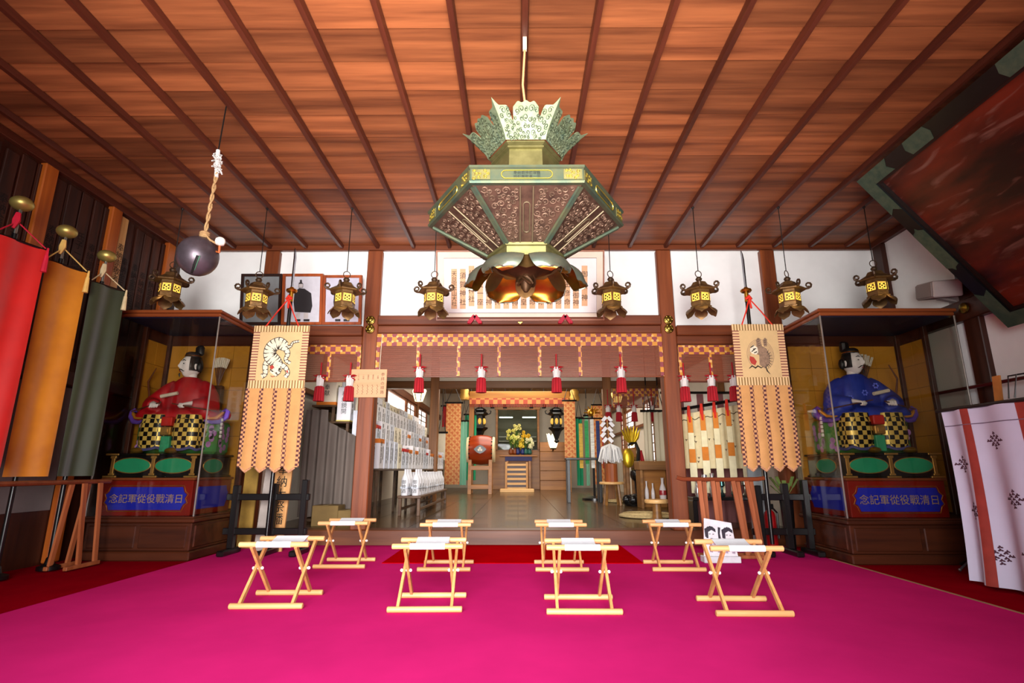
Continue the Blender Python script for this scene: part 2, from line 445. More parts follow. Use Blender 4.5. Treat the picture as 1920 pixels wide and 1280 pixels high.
# ---- left wall: dark boards with donors' names
w = MB(); w.box(XL - .1, XL, -.5, YB + .1, -.1, ZC + .05); wl = structure(w, 'wall_left', W_DARKZ)
NAMES = ['奉納金壱百円', '奉納金五拾円', '奉納金弐百円', '奉納神前幕', '奉納金参拾円', '氏子一同奉納', '奉納御神燈', '奉納金壱千円']
y = 2.9; k = 0
while y < YB - .2:
    wd_ = rnd.uniform(.11, .15); z0 = 2.0 + rnd.uniform(-.05, .05); z1 = ZC - .1 - rnd.uniform(0, .05); d = rnd.uniform(.012, .035)
    b = MB(); b.bbox(XL, XL + d, y, y + wd_, z0, z1, .004); o = b.build('board', W_BOARD, wl)
    pl = plane_fn((XL + d, y + wd_ / 2, (z0 + z1) / 2), (0, 1, 0), (0, 0, 1)); pl = plane_fn((XL + d, y + wd_ / 2, (z0 + z1) / 2), (0, -1, 0), (0, 0, 1)) if False else pl
    b = MB(); write(b, NAMES[k % len(NAMES)], .10, lambda u, v, dd, pl=pl: pl(u, v, dd), 0, .15, .002, .95, True)
    b.build('lettering', M('faded_ink', '#0e0807', .8), o)
    y += wd_ + rnd.uniform(.015, .06); k += 1
for yy in (4.66, 5.55, 6.55):
    b = MB(); b.bbox(XL, XL + .07, yy, yy + .15, 0, ZC - .08, .01); b.build('post', wood('orange_post_wood', '#8a3c12', '#b8601f', 'Z', 5, .45, .05, .1), wl)
b = MB(); b.bbox(XL, XL + .05, 5.72, 5.83, 1.9, ZC - .12, .004); o = b.build('board', W_PALEZ, wl)
b = MB(); pl = plane_fn((XL + .05, 5.775, 3.2), (0, 1, 0), (0, 0, 1)); write(b, '奉納崇敬者', .1, pl, 0, 0, .002, .95, True); b.build('lettering', INK, o)
b = MB(); b.bbox(XL, XL + .09, -.4, YB - .1, 1.72, 1.86, .01); b.build('rail', W_DARKX, wl)
for ya, yb2 in ((2.2, 3.5), (3.62, 4.64), (4.83, 5.53)):
    b = MB(); b.bbox(XL, XL + .02, ya, yb2, .5, 1.71, .003); b.build('grey_panel', M('grey_plaster_panel', '#6e6462', .85, var=.08, scale=4), wl)

# ---- right wall: plaster between dark posts
w = MB(); w.box(XR, XR + .1, -.5, YB + .1, -.1, ZC + .05); wr = structure(w, 'wall_right', PLASTER)
for yy, ww in ((5.5, .2), (6.72, .18), (3.6, .2), (1.7, .2)):
    b = MB(); b.bbox(XR - .06, XR + .02, yy - ww / 2, yy + ww / 2, 0, ZC - .08, .008); b.build('post', W_DARKZ, wr)
b = MB(); b.bbox(XR - .09, XR, -.4, 6.8, 2.44, 2.66, .01); o = b.build('rail', W_DARKX, wr)
b = MB(); b.T = Matrix.Translation((XR - .1, 5.5, 2.56)) @ Matrix.Rotation(R(-90), 4, 'Y'); b.lathe([(.06, 0), (.055, .02), (.03, .03), (.001, .045)], n=10); b.build('nail_cover', BRASS, o, True)
b = MB(); b.tube([(XR - .14, 6.45, 1.72), (XR - .14, 2.5, 1.72)], .018, 8); b.build('rod', M('dark_red_rod', '#4c0f10', .35), wr)
# ---- front wall with the wide entrance behind the camera
w = MB(); w.box(XL, -3.0, -.6, -.5, -.05, ZC + .05); w.box(2.3, XR, -.6, -.5, -.05, ZC + .05); w.box(-3.0, 2.3, -.6, -.5, 3.0, ZC + .05); structure(w, 'wall_front', W_DARKX)

# ---- inner hall
IL = -3.3; IR = 3.45; IZ = 4.0
w = MB(); w.box(IL - .1, IL, 7.02, 22.6, 0, IZ); wil = structure(w, 'wall_inner_left', PLASTER2)
w = MB(); w.box(IR, IR + .1, 7.02, 22.6, 0, IZ); wir = structure(w, 'wall_inner_right', PLASTER2)
w = MB(); w.box(IL - .1, IR + .1, 22.5, 22.6, 0, IZ); structure(w, 'wall_inner_back', M('far_plaster', '#e8ddc8', .9, var=.03))
w = MB(); w.box(IL - .1, IR + .1, 7.02, 22.6, IZ, IZ + .08); structure(w, 'ceiling_inner', wood('inner_ceiling_wood', '#8a5a2c', '#b88648', 'Y', 4, .5))
for x in (-2.0, 2.13):
    b = MB(); b.bbox(x - .1, x + .1, 12.8, 13.0, ZS, IZ, .01); structure(b, 'column', W_PALEZ if False else wood('inner_post_wood', '#6a3f1c', '#9a6432', 'Z', 4, .45))
b = MB(); b.bbox(IL, IR, 12.82, 12.98, 2.79, 2.97, .01); structure(b, 'beam', wood('inner_beam_wood', '#50300f', '#7a4c24', 'X', 4, .45))
b = MB(); b.bbox(IL, IR, 12.86, 12.94, 2.97, IZ, .004); structure(b, 'wall_inner_upper', PLASTER2)
for yy in (9.0, 17.2):
    for x in (IL + .06, IR - .06):
        b = MB(); b.bbox(x - .06, x + .06, yy - .08, yy + .08, ZS, IZ, .008); structure(b, 'column', wood('inner_post_wood', '#6a3f1c', '#9a6432', 'Z', 4, .45))
for x in (IL + .05, IR - .05):
    b = MB(); b.bbox(x - .05, x + .05, 7.1, 22.4, 2.88, 3.08, .01); structure(b, 'beam', W_BEAMY)
    b = MB(); b.bbox(x - .04, x + .04, 7.1, 22.4, 2.02, 2.1, .006); structure(b, 'beam', W_BEAMY)
# lattice windows lit by the day outside
LITW = M('lit_window_paper', '#fff0e2', .8, var=.03, emit=2.2)
def lattice(n, x, sgn, y0, y1, z0, z1, nv, nh):
    b = MB(); b.box(min(x, x + sgn * .012), max(x, x + sgn * .012), y0, y1, z0, z1)
    win = structure(b, 'window_%d' % n, LITW)
    b = MB(); xa, xb = sorted((x + sgn * .012, x + sgn * .06))
    b.box(xa, xb, y0 - .05, y0 + .03, z0 - .05, z1 + .05); b.box(xa, xb, y1 - .03, y1 + .05, z0 - .05, z1 + .05)
    b.box(xa, xb, y0, y1, z0 - .05, z0 + .02); b.box(xa, xb, y0, y1, z1 - .02, z1 + .05); b.build('frame', W_BEAMY, win)
    xa, xb = sorted((x + sgn * .013, x + sgn * .035))
    for i in range(1, nv):
        yy = y0 + (y1 - y0) * i / nv; b = MB(); b.box(xa, xb, yy - .02, yy + .02, z0 + .021, z1 - .021); b.build('mullion', W_DARKZ, win)
    for i in range(1, nh):
        zz = z0 + (z1 - z0) * i / nh; b = MB(); b.box(xa, xb, y0 + .031, y1 - .031, zz - .013, zz + .013); b.build('bar', W_DARKX, win)
lattice(1, IL, 1, 13.3, 15.6, 2.14, 2.84, 1, 1)
lattice(2, IL, 1, 15.75, 17.0, 1.3, 2.84, 2, 9)
lattice(3, IL, 1, 17.4, 19.2, 1.3, 2.84, 2, 9)
lattice(4, IR, -1, 15.9, 17.9, 1.5, 2.62, 2, 7)
lattice(5, IR, -1, 13.6, 14.6, .9, 2.62, 3, 8)
# altar lintel far back
b = MB(); A = atY(880, 748, 18.0); B2 = atY(1068, 734, 18.0); b.bbox(A.x, B2.x, 17.9, 18.1, A.z, B2.z, .02); structure(b, 'beam', wood('honey_beam', '#9a5e1c', '#cc8a34', 'X', 3, .35))
for px in (884, 1064):
    p = atY(px, 800, 18.0); b = MB(); b.bbox(p.x - .08, p.x + .08, 17.92, 18.08, ZS, A.z, .01); structure(b, 'column', wood('honey_post', '#8a5420', '#b87a34', 'Z', 3, .4))
# ------------------------------------------------------------------ folding stools
W_ST = wood('stool_wood', '#b88450', '#d8a874', 'X', 7, .45, .05, .08)
W_STL = wood('stool_leg_wood', '#ae7642', '#d09a62', 'Z', 7, .45, .05, .08)
def make_stool():
    t = thing('folding_stool', 'stool', 'stool', (0, 0, 0), 'folding stools on the magenta carpet')
    for y in (-.20, .20):
        b = MB(); b.tube([(-.24, y, .019), (-.236, y, .019), (.236, y, .019), (.24, y, .019)], [.015, .019, .019, .015], 10); b.build('foot_bar', W_ST, t, True)
    for y in (-.165, .165):
        b = MB(); b.tube([(-.235, y, .395), (-.231, y, .395), (.231, y, .395), (.235, y, .395)], [.014, .018, .018, .014], 10); b.build('top_bar', W_ST, t, True)
    for s in (-1, 1):
        b = MB(); b.bar((s * .172, -.20, .03), (s * .172, .165, .385), .018, .03); b.build('leg', W_STL, t)
        b = MB(); b.bar((s * .148, .20, .03), (s * .148, -.165, .385), .018, .03); b.build('leg', W_STL, t)
        b = MB(); b.tube([(s * .13, 0, .2075 + .012), (s * .192, 0, .2075 + .012)], .008, 8); b.ball((s * .192, 0, .2195), .011, 8, 6); b.ball((s * .132, 0, .2195), .011, 8, 6)
        b.build('pivot', M('white_plastic', '#e8e8e8', .4), t, True)
    def seat(u, v):
        x = -.115 + .23 * u
        a = v * 2 - 1
        if abs(a) < .8:
            y = a / .8 * .165; z = .4155 - .035 * (1 - (a / .8) ** 2); n = Vector((0, .4 * a, 1)).normalized()
        else:
            s = 1 if a > 0 else -1; q = (abs(a) - .8) / .2 * R(250)
            y = s * (.165 + .0205 * math.sin(q)); z = .395 + .0205 * math.cos(q); n = Vector((0, s * math.sin(q), math.cos(q)))
        return (x, y, z), n
    b = MB(); b.sheet(seat, 6, 44, .003); b.build('canvas_seat', M('white_canvas', '#cfd3da', .85, var=.04, scale=40, bump=.1), t, True)
    return t
st0 = make_stool()
SP = [(-1.66, 4.02, 1.5, 'front row, nearest the left glass case'),
      (-.605, 3.94, 1.5, 'front row, just left of the middle'),
      (.42, 3.89, -.5, 'front row, just right of the middle'),
      (1.475, 3.85, -1, 'front row, nearest the right glass case'),
      (-1.66, 5.5, 1, 'back row, before the column with the notice'),
      (-.67, 5.36, .5, 'back row, left on red mat'),
      (.395, 5.36, 0, 'back row, right on red mat'),
      (1.45, 5.37, -1, 'back row, before the slatted wooden rack')]
for i, (x, y, a, w) in enumerate(SP):
    o = st0 if i == 0 else copy_tree(st0)
    o.location = (x, y, 0); o.rotation_euler.z = R(a)
    o['label'] = 'folding wooden stool with white canvas seat, ' + w

# ------------------------------------------------------------------ the big bronze lantern
PAT = M('green_bronze', '#36463c', .6, .7, .35, 9, col2='#54543a')
PATL = M('pale_bronze', '#645e38', .5, .8, .3, 10, col2='#80784c')
PATD = M('dark_bronze', '#3a2a22', .5, .7, .3, 14, col2='#5e4638')
CURL = M('bronze_curl', '#5e483a', .6, .7, .25, 20)
LX, LY = .05, 3.17
t = thing('bronze_hanging_lantern', 'huge six-sided bronze hanging lantern with green patina and lotus petals below', 'lantern', (LX, LY, 1.95))
def hexp(k, r, z, a0=0): a = R(60 * k + a0); return Vector((LX + r * math.cos(a), LY + r * math.sin(a), z))
b = MB(); b.lathe([(.600, 2.398), (.622, 2.40), (.628, 2.412), (.618, 2.42), (.618, 2.485), (.63, 2.492), (.63, 2.505), (.60, 2.508)], (LX, LY, 0), 6); b.build('rim_band', PAT, t)
b = MB(); b.lathe([(.60, 2.507), (.42, 2.56), (.25, 2.70), (.21, 2.71)], (LX, LY, 0), 6); b.build('roof', PATD, t)
b = MB(); b.lathe([(.21, 2.70), (.205, 2.84), (.225, 2.845), (.225, 2.855), (.208, 2.865), (.235, 2.875), (.235, 2.885), (.2, 2.89)], (LX, LY, 0), 6); b.build('neck', PATL, t)
b = MB(); b.lathe([(.24, 2.205), (.245, 2.20), (.245, 2.185), (.232, 2.18), (.232, 2.135), (.25, 2.13), (.25, 2.12), (.1, 2.115)], (LX, LY, 0), 6); nk = b.build('lower_neck', PATL, t)
CR = random.Random(3)
def curls(mb, plane, W, H, inside, n, rr=(.014, .026), th=.0035):
    """openwork scrolls: small spirals packed on a plane"""
    pts = []; tries = 0
    while len(pts) < n and tries < n * 30:
        tries += 1; r = CR.uniform(*rr); u = CR.uniform(-W, W); v = CR.uniform(0, H)
        if not inside(u, v, r): continue
        if any((u - a) ** 2 + (v - c) ** 2 < (.85 * (r + q)) ** 2 for a, c, q in pts): continue
        pts.append((u, v, r))
        a0 = CR.uniform(0, 6.28); sg = CR.choice((-1, 1)); L = []
        for i in range(11):
            q = i / 10; rad = r * (1 - .75 * q); an = a0 + sg * q * 8.0
            L.append(plane(u + rad * math.cos(an), v + rad * math.sin(an), .003))
        mb.tube(L, th, 4, False)
for k in range(6):
    A, B = hexp(k, .60, 2.40), hexp(k + 1, .60, 2.40); Cc, D = hexp(k + 1, .24, 2.20), hexp(k, .24, 2.20)
    mid0 = (D + Cc) / 2; mid1 = (A + B) / 2; ux = (B - A).normalized(); vx = (mid1 - mid0); Hh = vx.length; vx.normalize(); nn = ux.cross(vx)
    if nn.z > 0: ux = -ux; nn = -nn
    pl = lambda u, v, d, o=mid0, ux=ux, vx=vx, nn=nn: o + ux * u + vx * v + nn * d
    w0, w1 = .12, .30; hw = lambda v: w0 + (w1 - w0) * v / Hh
    b = MB(); b.prism([(-w0, 0), (w0, 0), (w1, Hh), (-w1, Hh)], -.006, 0, pl); pan = b.build('funnel_panel', PATD, t)
    b = MB()
    curls(b, pl, .3, Hh, lambda u, v, r: abs(u) + r * .9 < hw(v) - .025 and abs(u) - r * .9 > .04 and .02 < v < Hh - .025, 260, (.013, .024), .0042)
    o = b.build('scrollwork', CURL, pan, True); o['kind'] = 'stuff'
    for s in (-1, 1):
        b = MB(); b.tube([pl(s * .036, .005, .004), pl(s * .036, Hh - .01, .004)], .005, 6); b.build('strip_edge', M('dull_bronze_edge', '#5c4e3a', .55, .6, .2), pan, True)
        b = MB(); b.tube([pl(s * (w0 - .008), .0, .004), pl(s * (w1 - .012), Hh - .01, .004)], .011, 6); b.build('rib', PAT, pan, True)
    b = MB(); q = [(.018 * math.cos(a), .09 + .018 * math.sin(a)) for a in [R(180 + 30 * i) for i in range(7)]] + [(.018 * math.cos(a), Hh - .12 + .018 * math.sin(a)) for a in [R(30 * i) for i in range(7)]]
    b.tube([pl(u, v, .004) for u, v in q], .004, 5, closed=True); b.build('cartouche', M('dull_bronze_edge', '#5c4e3a'), pan, True)
    # band plaque with writing and gilt corner plates
    A, B = hexp(k, .618, 2.4525), hexp(k + 1, .618, 2.4525); m0 = (A + B) / 2; ux = (B - A).normalized(); nn = Vector((m0.x - LX, m0.y - LY, 0)).normalized()
    pb = lambda u, v, d, o=m0, ux=ux, nn=nn: o + ux * u + Vector((0, 0, v)) + nn * d
    b = MB(); q = [(-.115 + .024 * math.cos(R(90 + 22.5 * i)), .024 * math.sin(R(90 + 22.5 * i))) for i in range(9)] + [(.115 + .024 * math.cos(R(-90 + 22.5 * i)), .024 * math.sin(R(-90 + 22.5 * i))) for i in range(9)]
    b.tube([pb(u, v, .003) for u, v in q], .003, 5, closed=True); pq = b.build('plaque_rim', M('gold_line', '#c8b04a', .35, .9, .1), t, True)
    b = MB()
    write(b, '奉納御神前燈籠', .021, pb, 0, .011, .002); write(b, '昭和崇敬者一同', .021, pb, 0, -.011, .002)
    b.build('inscription', M('engraved', '#11160f', .7), pq)
    for s in (-1, 1):
        b = MB(); b.prism([(s * .2, -.03), (s * .3, -.03), (s * .3, .03), (s * .2, .03)][::s], .0, .004, pb); cp = b.build('corner_plate', PATL, t)
        b = MB(); curls(b, lambda u, v, d: pb(s * .25 + u, v - .026, d + .003), .04, .052, lambda u, v, r: True, 8, (.008, .012), .002); b.build('scrollwork', M('gold_line', '#c8b04a', .35, .9, .1), cp, True)
    # flaring cloud-shaped crown panel
    def crown(u, v, d, k=k):
        r = .245 + .19 * (max(v, 0) / .19) ** 1.35 * .92; z = 2.885 + v
        A, B = hexp(k, r, z), hexp(k + 1, r, z); m = (A + B) / 2; q = (B - A)
        return m + q * u + Vector((m.x - LX, m.y - LY, -.5)).normalized() * d
    b = MB()
    top = lambda u: .158 + .030 * max(0, (abs(u) - .43) / .07) ** 1.3 + .014 * math.exp(-(u / .17) ** 4) - .07 * math.exp(-((abs(u) - .25) / .03) ** 2) + .004 * math.cos(u * 50) * (abs(u) < .2)
    def cs(u, v):
        uu = u - .5; vv = v * top(uu)
        p = crown(uu, vv, 0); n = Vector((p.x - LX, p.y - LY, -.12)).normalized(); return p, n
    b.sheet(cs, 72, 8, .006); cpn = b.build('crown_panel', M('pale_crown_bronze', '#7e866a', .62, .7, .2, 14, col2='#59654a'), t, 50)
    b = MB(); curls(b, lambda u, v, d: crown(u / .32, v, d + .003), .15, .165, lambda u, v, r: v + r < top(u / .32) and abs(u) < .14 and v > .01, 60, (.010, .018), .0026); b.build('scrollwork', PAT, cpn, True)['kind'] = 'stuff'
    # lotus petals: bronze outside, gilt inside
    ang = 60 * k + 60 * .5 + 30 + 30
    def petal(u, v, a0=R(60 * k), wmax=.47):
        v = max(v, 0.0)
        s = (u - .5) * 2; w = wmax * (1.0 - .0 * v) * math.sqrt(max(0.0, 1 - (max(0, v - .35) / .66) ** 2.6))
        r = .215 + .15 * math.sin(min(1, v * 1.15) * math.pi / 2) + .02 * max(0, v - .8) / .2 - .05 * s * s * v
        z = 2.125 - .03 * v - .125 * v ** 1.8 + .02 * max(0, v - .85) / .15 + .01 * math.cos(s * 2)
        a = a0 + s * w
        return Vector((LX + r * math.cos(a), LY + r * math.sin(a), z))
    def psh(u, v):
        e = .01; p = petal(u, v); du = petal(u + e, v) - petal(u - e, v); dv = petal(u, min(v + e, 1)) - petal(u, v - e)
        n = du.cross(dv)
        if n.length < 1e-9: n = Vector((0, 0, 1))
        n.normalize()
        if n.dot(Vector((p.x - LX, p.y - LY, .3))) < 0: n = -n
        return p, n
    b = MB(); b.sheet(psh, 12, 12, .006)
    inner = []
    for i in range(len(b.f)): b.mi[i] = 1 if (i % 2 == 0 and i < 288) else 0
    # decide which side is which by the facing of the first face
    fa = b.f[0]; p0, p1, p2 = [Vector(b.v[j]) for j in fa[:3]]; nf = (p1 - p0).cross(p2 - p1); cen = Vector((LX, LY, p0.z + .1))
    if nf.dot(p0 - cen) > 0: b.mi = [1 - q if i < 288 else 0 for i, q in enumerate(b.mi)]
    pt = b.build('petal', [M('petal_bronze', '#5f6a60', .36, .8, .25, 9, col2='#7c7c68'), M('petal_gilding', '#b07a2a', .3, .95, .3, 6, col2='#7c4a1c')], t, 50)
    b = MB()
    def sep(u, v, a0=R(60 * k + 30)):
        s = (u - .5) * 2; r = .21 + .075 * v; z = 2.12 - .11 * v ** 1.3; a = a0 + s * .30 * math.sqrt(max(0, 1 - v ** 2.5))
        p = Vector((LX + r * math.cos(a), LY + r * math.sin(a), z)); return p, Vector((math.cos(a), math.sin(a), .4)).normalized()
    b.sheet(sep, 8, 8, .005); b.build('sepal', M('sepal_gilding', '#5c4424', .45, .85, .25, 9), t, 50)
b = MB(); b.lathe([(.19, 2.118), (.12, 2.09), (.07, 2.06), (.04, 2.03), (.03, 1.985), (.012, 1.96)], (LX, LY, 0), 12)
for i in range(9):
    a0 = CR.uniform(0, 6.28); r0 = CR.uniform(.03, .06)
    b.tube([(LX + r0 * math.cos(a0 + q), LY + r0 * math.sin(a0 + q), 2.05 - .008 * q - .02 * math.sin(q * 2 + i)) for q in [j * .5 for j in range(8)]], .009, 5)
b.build('finial', M('brown_bronze', '#3e2814', .5, .7, .3, 20), t, True)
b = MB(); b.tube([(LX, LY, 2.89), (LX + .01, LY, 3.2), (LX - .015, LY, 3.45), (LX, LY, 3.74)], .008, 6); b.build('hanging_cord', M('cord_tan', '#b88a5a', .7), t, True)
b = MB(); b.lathe([(.2, 2.89), (.1, 2.93), (.03, 3.0), (.012, 3.02)], (LX, LY, 0), 6); b.build('dome', PATD, t)
b = MB(); b.box(LX - .013, LX + .013, LY - .012, LY + .012, 3.73, 3.832); b.build('ceiling_hook', M('pale_plastic', '#d8c8b0', .5), t)

# ------------------------------------------------------------------ eight small bronze lanterns
GLOW = M('lantern_glow', '#ffc04a', .6, var=.3, scale=30, emit=1.1)
SBR = M('small_lantern_bronze', '#80603a', .48, .6, .3, 20, col2='#5a4226')
SBD = M('small_lantern_dark', '#4a3522', .5, .5, .3, 20)
def make_small():
    t = thing('small_lantern', 'lantern', 'lantern', (0, 0, 0), 'small bronze lanterns hung in a row')
    hx = lambda k, r, z: Vector((r * math.cos(R(60 * k)), r * math.sin(R(60 * k)), z))
    b = MB(); b.lathe([(.085, .075), (.125, .085), (.128, .095), (.112, .105), (.112, .145), (.118, .15), (.112, .155), (.112, .25), (.118, .255), (.112, .26), (.112, .285)], n=6); b.build('body', SBR, t)
    b = MB(); b.lathe([(.10, .285), (.178, .283), (.182, .292), (.15, .315), (.1, .345), (.075, .385), (.05, .395), (.03, .397)], n=6); b.build('roof', SBR, t)
    b = MB(); b.lathe([(.03, .395), (.022, .405), (.034, .42), (.036, .432), (.026, .448), (.01, .456), (.003, .46)], n=10); b.build('knob', SBD, t, True)
    b = MB(); b.tube([(.038 * math.cos(R(a)), 0, .49 + .038 * math.sin(R(a))) for a in range(0, 360, 24)], .005, 6, closed=True); b.build('ring', SBD, t, True)
    b = MB(); b.tube([(0, 0, .528), (0, 0, 1.306)], .005, 5); b.lathe([(.012, 1.29), (.016, 1.3), (.016, 1.3065)], n=8); b.build('wire', M('dark_wire', '#1e1a18', .5, .5), t, True)
    for k in range(6):
        b = MB(); d = hx(k, 1, 0); pts = []
        for i in range(15):
            q = i / 14
            if q < .35: pts.append(d * (.165 + .09 * q) + Vector((0, 0, .29 + .01 * q)))
            else:
                an = (q - .35) / .65 * R(400) - R(90); rr = .034 * (1 - .55 * (q - .35) / .65)
                pts.append(d * (.196 + rr * math.cos(an)) + Vector((0, 0, .328 + rr * math.sin(an))))
        b.tube(pts, [.012] * 8 + [.011 - .0006 * i for i in range(7)], 6); b.build('eave_scroll', SBD, t, True)
        A, B = hx(k, .113, .2), hx(k + 1, .113, .2); m = (A + B) / 2; ux = (B - A).normalized(); nn = Vector((m.x, m.y, 0)).normalized()
        pb = lambda u, v, dd, m=m, ux=ux, nn=nn: m + ux * u + Vector((0, 0, v)) + nn * dd
        b = MB(); b.prism([(-.042, -.04), (.042, -.04), (.042, .044), (-.042, .044)], .0005, .002, pb); pn = b.build('pane', GLOW, t)
        b = MB()
        for (u, v, r) in ((-.021, .016, .012), (.021, .018, .012), (0, .0, .010), (-.024, -.018, .011), (.024, -.016, .011), (.0, -.03, .008), (-.03, .0, .006), (.032, .002, .006)):
            b.prism([(u + r * math.cos(R(60 * i)) * (1.3 if i % 2 else .7), v + r * math.sin(R(60 * i))) for i in range(6)], .0021, .004, pb)
        b.stroke([(-.042, .034), (.042, .034)], .004, pb, .0021, .004); b.build('fretwork', SBD, pn)
        b = MB()
        def pet(u, v, a0=R(60 * k)):
            s = (u - .5) * 2; r = .085 + .085 * math.sin(v * 1.5) ; z = .088 - .012 * v - .07 * v * v + .012 * s * s; a = a0 + s * .50 * math.sqrt(max(0, 1 - max(0, (v - .45) / .56) ** 2.2))
            return Vector((r * math.cos(a), r * math.sin(a), z)), Vector((math.cos(a), math.sin(a), .8)).normalized()
        b.sheet(pet, 6, 6, .006); b.build('lotus_foot', SBR, t, 50)
    return t
sl0 = make_small()
XS = [.05 + .492 * k for k in (-8, -6, -4, -2, 2, 4, 6, 8)]
WS = ['beside the dark metal bell, above the left glass case', 'in front of the dark photograph frame by the tiger banner', 'in front of the photograph nearest the left column', 'over the left end of the framed inscription',
      'over the right end of the framed inscription', 'just right of the right column', 'beside the right spear and its post', 'above the right glass case near the side wall']
for i, x in list(enumerate(XS))[::-1]:
    o = sl0 if i == 0 else copy_tree(sl0)
    o.location = (x, 5.68, 2.525); o.rotation_euler.z = R((14, 25, 31, -8, 27, 12, 33, -6)[i])
    if i in (0, 7):
        o.location.z += .12
        w = [k for k in KIDS[o.name] if k.name.startswith('wire')][0]
        b = MB(); b.tube([(0, 0, .528), (0, 0, 1.186)], .005, 5); b.lathe([(.012, 1.17), (.016, 1.18), (.016, 1.1865)], n=8); w.data = b.mesh('wire', M('dark_wire', '#1e1a18'), True)
    o['label'] = 'small glowing six-sided bronze lantern ' + WS[i]
    point('lantern_lamp', (x, 5.68 - .17, 2.72), .5, (1, .72, .3), .05)

# ------------------------------------------------------------------ metal bell ball on a rope
p = atY(371, 480, 3.89); rb = .148
t = thing('hanging_bell', 'dark round metal bell with a slit hanging from a braided rope', 'bell', (p.x, p.y, p.z - rb))
b = MB(); b.ball(p, (rb, rb, rb * 1.06), 28, 18); b.build('bell_body', M('bell_iron', '#5a5058', .38, .6, .3, 9, col2='#463c40', bump=.1), t, True)
b = MB(); sd = (_C - p).normalized(); su = (Vector((.22, 0, 1)) - sd * Vector((.22, 0, 1)).dot(sd)).normalized()
def arc(th, r): return p + (sd * math.cos(th) + su * math.sin(th)).normalized() * r
b.tube([arc(R(a), rb + .0005) for a in range(-62, 6, 8)], .012, 6); b.build('slit', M('slit_dark', '#0c0c0a', .7), t, True)
b = MB()
for s in (-1, 1): b.tube([arc(R(a), rb + .002) + Vector((s * .014, 0, 0)) for a in range(-62, 8, 8)], .004, 5)
b.build('slit_rim', M('verdigris', '#4f7a62', .5, .4), t, True)
hk = Vector((-2.43, 3.89, 3.832)); kn = atY(407, 322, 3.89); kt = atY(408, 290, 3.89); tp = p + Vector((.03, 0, rb))
b = MB(); b.tube([kt, hk], .006, 6); b.build('wire', M('dark_wire', '#1e1a18', .5, .5), t, True)
ROPE = M('rope', '#98764e', .85, var=.3, scale=60)
b = MB()
for s in (-1, 1):
    b.tube([tp + (kn - tp) * (i / 24) + Vector((s * .009 * math.cos(i * .9), s * .009 * math.sin(i * .9), 0)) for i in range(25)], .008, 6)
for i in range(3): b.tube([tp + Vector((.03 * math.cos(R(a)), .03 * math.sin(R(a)), .01 + .016 * i)) for a in range(0, 360, 30)], .010, 5, closed=True)
b.tube([tp + Vector((.02, -.02, .02)), tp + Vector((.07, -.03, -.03)), tp + Vector((.11, -.02, -.05))], .008, 6)
b.build('rope', ROPE, t, True)
b = MB(); rr = random.Random(5)
for i in range(26):
    q = i / 25; c = kn + (kt - kn) * (q * 1.1 - .05); a = rr.uniform(0, 6.28); L = rr.uniform(.02, .035)
    b.tube([c + Vector((.012 * math.cos(a), .012 * math.sin(a), 0)), c + Vector((L * math.cos(a + .8), L * math.sin(a + .8), .01)), c + Vector((L * 1.1 * math.cos(a + 1.8), L * 1.1 * math.sin(a + 1.8), -.012))], .006, 5)
b.tube([kn + Vector((0, 0, -.05)), kt + Vector((0, 0, .04))], .016, 8); b.build('paper_knot', M('knot_paper', '#bdb8b4', .85), t, True)
wb = atY(413, 453, 3.85); b = MB(); b.lathe([(.003, -.034), (.03, -.024), (.038, 0), (.034, .02), (.018, .033), (.003, .036)], wb, 14); b.build('wooden_clapper', M('white_ball', '#d8d0c4', .6), t, True)
b = MB(); b.tube([wb + Vector((0, 0, -.03)), wb + Vector((-.01, .02, -.08)), p + Vector((.13, .0, .04))], .009, 6); b.build('clapper_strap', M('orange_wood', '#9a4c1e', .6), t, True)
